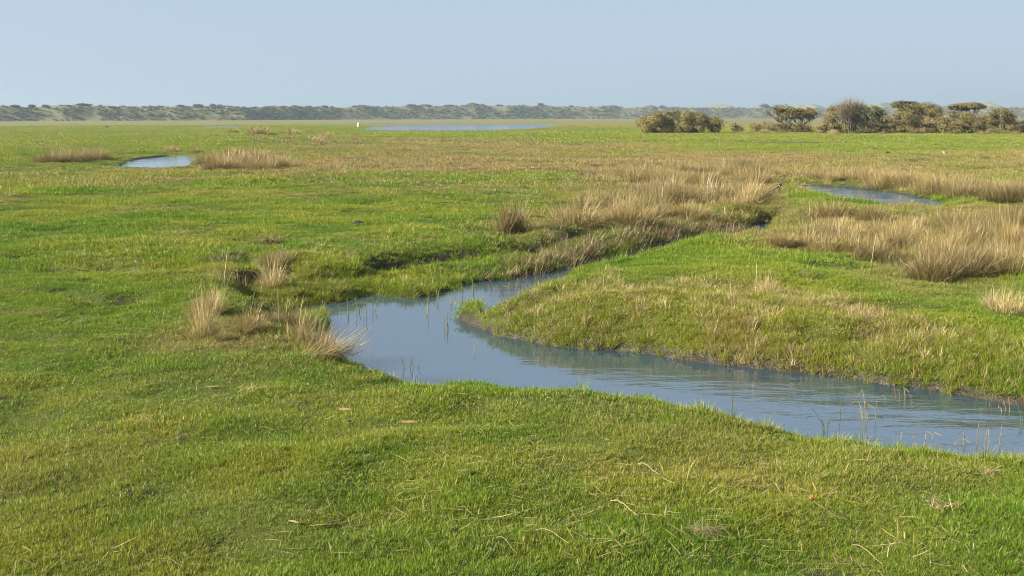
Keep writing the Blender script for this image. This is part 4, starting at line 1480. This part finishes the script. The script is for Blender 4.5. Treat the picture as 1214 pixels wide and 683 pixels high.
def dune_top(px):
    """skyline row of the near dune belt in the photo (taken from the horizon row upward)"""
    X = [-300, 0, 60, 100, 130, 240, 330, 480, 560, 640, 720, 760, 830, 1000, 1214, 1500]
    Y = [10, 9.5, 10, 11.5, 10.5, 10.5, 10.5, 11.5, 12.5, 12, 11, 10, 9, 8.5, 9, 9]
    return np.interp(px, X, Y)


def dune_base(px):
    X = [-300, 0, 300, 600, 760, 900, 1214, 1500]
    Y = [600, 640, 760, 1050, 1250, 1500, 1600, 1600]
    return np.interp(px, X, Y)


def build_dunes():
    th = np.radians(np.linspace(-44, 44, 1300))
    px = px_of(th)
    rb = dune_base(px)
    nv = 34
    V = []; sandy = []
    for j in range(nv):
        v = j / (nv - 1)
        wd = .14 * rb
        r = rb + (v - .08) * wd * (1 + .25 * (fbm(px, px * 0, 40, 2, 1001) - .5))
        top = H + (dune_top(px) + (fbm(px, px * 0 + 3, 26, 4, 1002) - .5) * 3.2) / FPX * rb * 1.06
        sh = sstep(0, .5, v) if v < .5 else 1 - sstep(.5, 1, v)
        x, y = r * np.sin(th), r * np.cos(th)
        rough = (fbm(x, y, 24, 4, 1003) - .5) * 3.6 * (rb / 900) + (fbm(x, y, 7, 2, 1004) - .5) * 1.2
        z = -1.5 + (top + 1.5 + rough * min(1, v * 6) * (.25 + .75 * (abs(v - .5) > .08))) * sh
        V.append(np.stack([x, y, z], -1))
        sandy.append(.35 * sstep(130, 60, px) * (v < .22) + .12 * sstep(135, 110, px) + .7 * sstep(800, 900, px) * sstep(.18, .05, np.full_like(px, v)))
    me = np_mesh('dunes', np.concatenate(V), grid_faces(nv, len(th)), None, {'sandy': np.clip(np.concatenate(sandy), 0, 1)}, True)
    if me.polygons[len(th) * 5].normal.z < 0: me.flip_normals()
    o = add_obj('dunes', me, M_DUNE)
    tag(o, 'long low belt of scrubby dunes along the horizon', 'dunes', kind='structure')
    # hills behind
    g = Geo()
    for (cx, wpx, top, dd, sd) in [(338, 52, 13.0, 1000, .0), (849, 40, 13.2, 2300, .03), (890, 60, 11.5, 2350, .03), (940, 46, 13, 2400, .03), (962, 34, 12.5, 2300, .03), (1100, 60, 13, 2400, .03), (1166, 30, 13.5, 2300, .03), (1214, 50, 13.5, 2350, .03), (760, 60, 11.5, 2300, .03), (1290, 60, 15, 2350, .03), (1040, 40, 14, 2350, .03)]:
        t0 = math.atan((cx - 607) / FPX)
        c = np.array([dd * math.sin(t0), dd * math.cos(t0)])
        w = wpx * dd / FPX
        hh = H + (top - 1.2) / FPX * dd
        n = 40
        u = np.linspace(-1.6, 1.6, n)
        gx, gy = np.meshgrid(u, u, indexing='ij')
        rad = np.hypot(gx, gy)
        z = -2 + (hh + 2) * np.exp(-(rad ** 2) * 1.6) * (1 + (fbm(gx * w + cx, gy * w, w * .45, 4, 1101) - .5) * .8)
        x, y = c[0] + gx * w, c[1] + gy * w
        g.add(np.stack([x, y, z], -1).reshape(-1, 3), grid_faces(n, n), None, sandy=sd)
    me = g.mesh('far_dune_hills', True)
    o = add_obj('dune_hills', me, M_DUNE)
    tag(o, 'pale sandy dune hills rising behind the dune belt', 'dunes', kind='structure')


build_dunes()


def dune_scrub():
    n = 8500
    th = np.radians(-34 + 68 * rng.random(n))
    px = px_of(th)
    rb = dune_base(px)
    v = .06 + .42 * rng.random(n)
    keep = fbm(px, v * 60, 22, 3, 1201) + .3 * rng.random(n) - .12 * (px < 130) > .52
    th, px, rb, v = th[keep], px[keep], rb[keep], v[keep]
    r = rb + (v - .08) * .14 * rb
    x, y = r * np.sin(th), r * np.cos(th)
    # sit on the dune mesh
    from mathutils.bvhtree import BVHTree
    me = bpy.data.objects['dunes'].data
    bv = BVHTree.FromPolygons([v_.co[:] for v_ in me.vertices], [p.vertices[:] for p in me.polygons])
    pts, sc_ = [], []
    for i in range(len(x)):
        h_ = bv.ray_cast((x[i], y[i], 200), (0, 0, -1))
        if h_[0] is not None:
            pts.append((x[i], y[i], h_[0].z - .2))
            s = (.3 + .6 * rng.random() ** 1.5) * rb[i] / 900
            sc_.append((s * 1.3, s * 1.3, s))
    protos = []
    for _ in range(5):
        g = Geo()
        leaf_cloud(g, [(0, 0, .8), (1, .4, .6), (-1, -.3, .6), (.2, -.9, .5), (-.4, .9, .6)], [(1.1, 1.1, .9), (.9, .8, .7), (.9, .9, .7), (.8, .8, .6), (.8, .8, .7)], 420, .32)
        protos.append(g.mesh('dune_bush'))
    coll = proto_collection('dune_bushes', protos, M_LEAF['dune'])
    scatter('dune_scrub', coll, 5, pts, sc_, {}, 'grey green scrub covering the far dunes', 'scrub', .05)
    return bv


BV = dune_scrub()


def dune_tree(px, wpx, hpx, label, group=None, kind='dark', crown=0.0, name='shrub', cat='shrub', over=0.0):
    t0 = math.atan((px - 607) / (FPX * math.cos(PITCH)))
    rb = float(dune_base(px)); best = None
    for v in np.linspace(.3, .55, 14):
        r = rb + (v - .08) * .14 * rb
        h_ = BV.ray_cast((r * math.sin(t0), r * math.cos(t0), 300), (0, 0, -1))
        if h_[0] is not None and (best is None or h_[0].z / r > best[1] / best[0]): best = (r, h_[0].z)
    bush(px, 0, wpx, hpx, kind, label, group, cat, name, dens=.9, lobes=4, crown=crown, dist=best[0], z0=best[1] - .4 * hpx * best[0] / FPX, leaf=.5 * best[0] / 900)


for px, w, h in [(18, 10, 4), (39, 7, 4), (55, 9, 4.5), (100, 16, 4), (215, 9, 3.5), (235, 12, 4.5), (253, 7, 5), (262, 6, 4), (385, 8, 3), (420, 6, 3), (505, 14, 4), (532, 14, 4), (560, 12, 4.5), (592, 8, 3), (677, 6, 3), (785, 7, 5)]:
    dune_tree(px, w, h, 'small dark shrub on the skyline of the far dunes', 'shrubs on the dune skyline')
dune_tree(489, 20, 4.5, 'widest dark shrub on the dune skyline above the pond')
dune_tree(641, 6, 5.5, 'slim small tree sticking up from the dune skyline right of the pond', None, 'dark', .3, 'tree', 'tree')
dune_tree(772, 14, 6, 'round purple brown shrub on the skyline above the wide thorn bush', None, 'brown')
dune_tree(911, 14, 10, 'round dark lone tree on the dunes left of the golden pair', None, 'dark', .1, 'tree', 'tree')
dune_tree(929, 14, 10, 'brown tree on the dunes just right of the round dark one', None, 'brown', .2, 'tree', 'tree')


# ---------------------------------------------------------------- marker post, birds
def post():
    p = at(425, 150.5, 0); z = ground_z(p[0], p[1])
    k = p[1] / FPX
    prof = [(.0, -.3), (.36, -.3), (.36, .2), (.33, .7), (.27, 1.0), (.15, 1.18), (.0, 1.22)]
    n = 14
    V = [(r_ * math.cos(2 * PI * j / n), r_ * math.sin(2 * PI * j / n), zz) for r_, zz in prof for j in range(n)]
    me = np_mesh('marker_stone', V, grid_faces(len(prof), n, True), None, None, True)
    o = add_obj('marker_stone', me, M_POST)
    o.location = (p[0], p[1], z)
    tag(o, 'small pale yellow marker stone at the left end of the far pond', 'marker stone')


post()


def bird(px, py, size, label, pied=True, face=0.0):
    p = at(px, py, 0); z = ground_z(p[0], p[1])
    root = empty('bird', (p[0], p[1], z))
    root.rotation_euler = (0, 0, face)
    tag(root, label, 'bird')
    s = size
    g = Geo()
    # one loft from tail to bill
    ax = [(-.62, .30, .01), (-.5, .31, .05), (-.3, .33, .12), (-.05, .34, .17), (.15, .36, .165), (.28, .42, .11), (.34, .50, .075), (.38, .56, .08), (.44, .575, .07), (.49, .57, .03)]
    tube(g, [(a * s, 0, b * s) for a, b, c in ax], [c * s for a, b, c in ax], 12)
    add_obj('body', g.mesh('body', True), M_WHITE if pied else M_BROWNF, root)
    g = Geo()
    for sg in (-1, 1):          # folded wings
        tube(g, [(.18 * s, sg * .12 * s, .40 * s), (0, sg * .15 * s, .40 * s), (-.3 * s, sg * .11 * s, .38 * s), (-.6 * s, sg * .03 * s, .33 * s)], [.03 * s, .10 * s, .07 * s, .012 * s], 8)
    add_obj('wings', g.mesh('wings', True), M_BLACK, root)
    g = Geo()
    tube(g, [(.48 * s, 0, .57 * s), (.6 * s, 0, .55 * s)], [.02 * s, .006 * s], 6)
    add_obj('beak', g.mesh('beak', True), M_BEAK, root)
    for sg in (-1, 1):
        g = Geo()
        tube(g, [(.0, sg * .06 * s, .22 * s), (-.03 * s, sg * .06 * s, .1 * s), (.0, sg * .06 * s, -.02 * s), (.08 * s, sg * .06 * s, 0)], [.018 * s, .012 * s, .012 * s, .008 * s], 6)
        add_obj('leg', g.mesh('leg', True), M_BEAK, root)
    if pied:
        g = Geo()
        tube(g, [(.3 * s, 0, .5 * s), (.38 * s, 0, .565 * s), (.46 * s, 0, .585 * s)], [.07 * s, .088 * s, .05 * s], 10)
        add_obj('head', g.mesh('head', True), M_BLACK, root)


bird(1120, 182.6, .34, 'nearer of the two black and white birds in the right meadow', True, 2.6)
bird(1124, 178.8, .34, 'farther of the two black and white birds in the right meadow', True, .4)
bird(1051, 182.6, .42, 'dark brown bird standing alone left of the two pied birds', False, 2.9)
bird(127, 152, .9, 'black bird on the far left of the green plain', False, .3)

# ---------------------------------------------------------------- haze
def haze_box():
    g = Geo()
    a, b, zb, zt = 2600, 2900, -4.0, 60
    V = [(-a, -b, zb), (a, -b, zb), (a, b, zb), (-a, b, zb), (-a, -b, zt), (a, -b, zt), (a, b, zt), (-a, b, zt)]
    g.add(V, [(0, 3, 2, 1), (4, 5, 6, 7), (0, 1, 5, 4), (1, 2, 6, 5), (2, 3, 7, 6), (3, 0, 4, 7)])
    m, nt = new_mat('haze_air')
    n = NT(nt)
    v = n.n('ShaderNodeVolumePrincipled')
    v.inputs['Color'].default_value = (.34, .44, .57, 1)
    v.inputs['Density'].default_value = .00030
    v.inputs['Anisotropy'].default_value = .2
    out = n.n('ShaderNodeOutputMaterial')
    n.link(v.outputs[0], out.inputs['Volume'])
    o = add_obj('haze', g.mesh('haze'), m)
    tag(o, 'thin pale haze over the far dunes', 'haze', kind='stuff')


haze_box()

# ---------------------------------------------------------------- sky and sun
ELEV, AZ = R(26), R(-110)         # azimuth from the view direction, left and a little behind the camera
w = bpy.data.worlds.new('World'); sc.world = w; w.use_nodes = True
nt = w.node_tree
bg = nt.nodes['Background']
sky = nt.nodes.new('ShaderNodeTexSky')
sky.sky_type = 'NISHITA'
sky.sun_disc = False
sky.sun_elevation = ELEV
sky.sun_rotation = AZ
sky.air_density = 1.0
sky.dust_density = 1.0
sky.ozone_density = 2.0
tint = nt.nodes.new('ShaderNodeMix'); tint.data_type = 'RGBA'; tint.blend_type = 'MULTIPLY'
tint.inputs[0].default_value = 1.0
tint.inputs[7].default_value = (1.13, 1.36, 1.65, 1)
soft_sky = nt.nodes.new('ShaderNodeGamma')        # a hazy day: little difference between horizon and zenith
soft_sky.inputs[1].default_value = .12
nt.links.new(sky.outputs[0], soft_sky.inputs[0])
nt.links.new(soft_sky.outputs[0], tint.inputs[6])
nt.links.new(tint.outputs[2], bg.inputs[0])
bg.inputs[1].default_value = .115
sd = bpy.data.lights.new('sun', 'SUN')
sd.energy = 5.0
sd.angle = R(.5)
sd.color = (1, .91, .77)
so = bpy.data.objects.new('sun', sd)
COL.objects.link(so)
so.location = (-60, -25, 40)
dx, dy, dz = math.sin(AZ) * math.cos(ELEV), math.cos(AZ) * math.cos(ELEV), math.sin(ELEV)
import mathutils
so.rotation_euler = mathutils.Vector((dx, dy, dz)).to_track_quat('Z', 'Y').to_euler()

vs = sc.view_settings
vs.view_transform = 'Standard'
vs.look = 'None'
vs.exposure = 1.76
vs.gamma = 1.0
vs.use_curve_mapping = False
sc.cycles.volume_bounces = 1
sc.cycles.max_bounces = 6
sc.cycles.use_denoising = True
sc.cycles.filter_width = 1.1
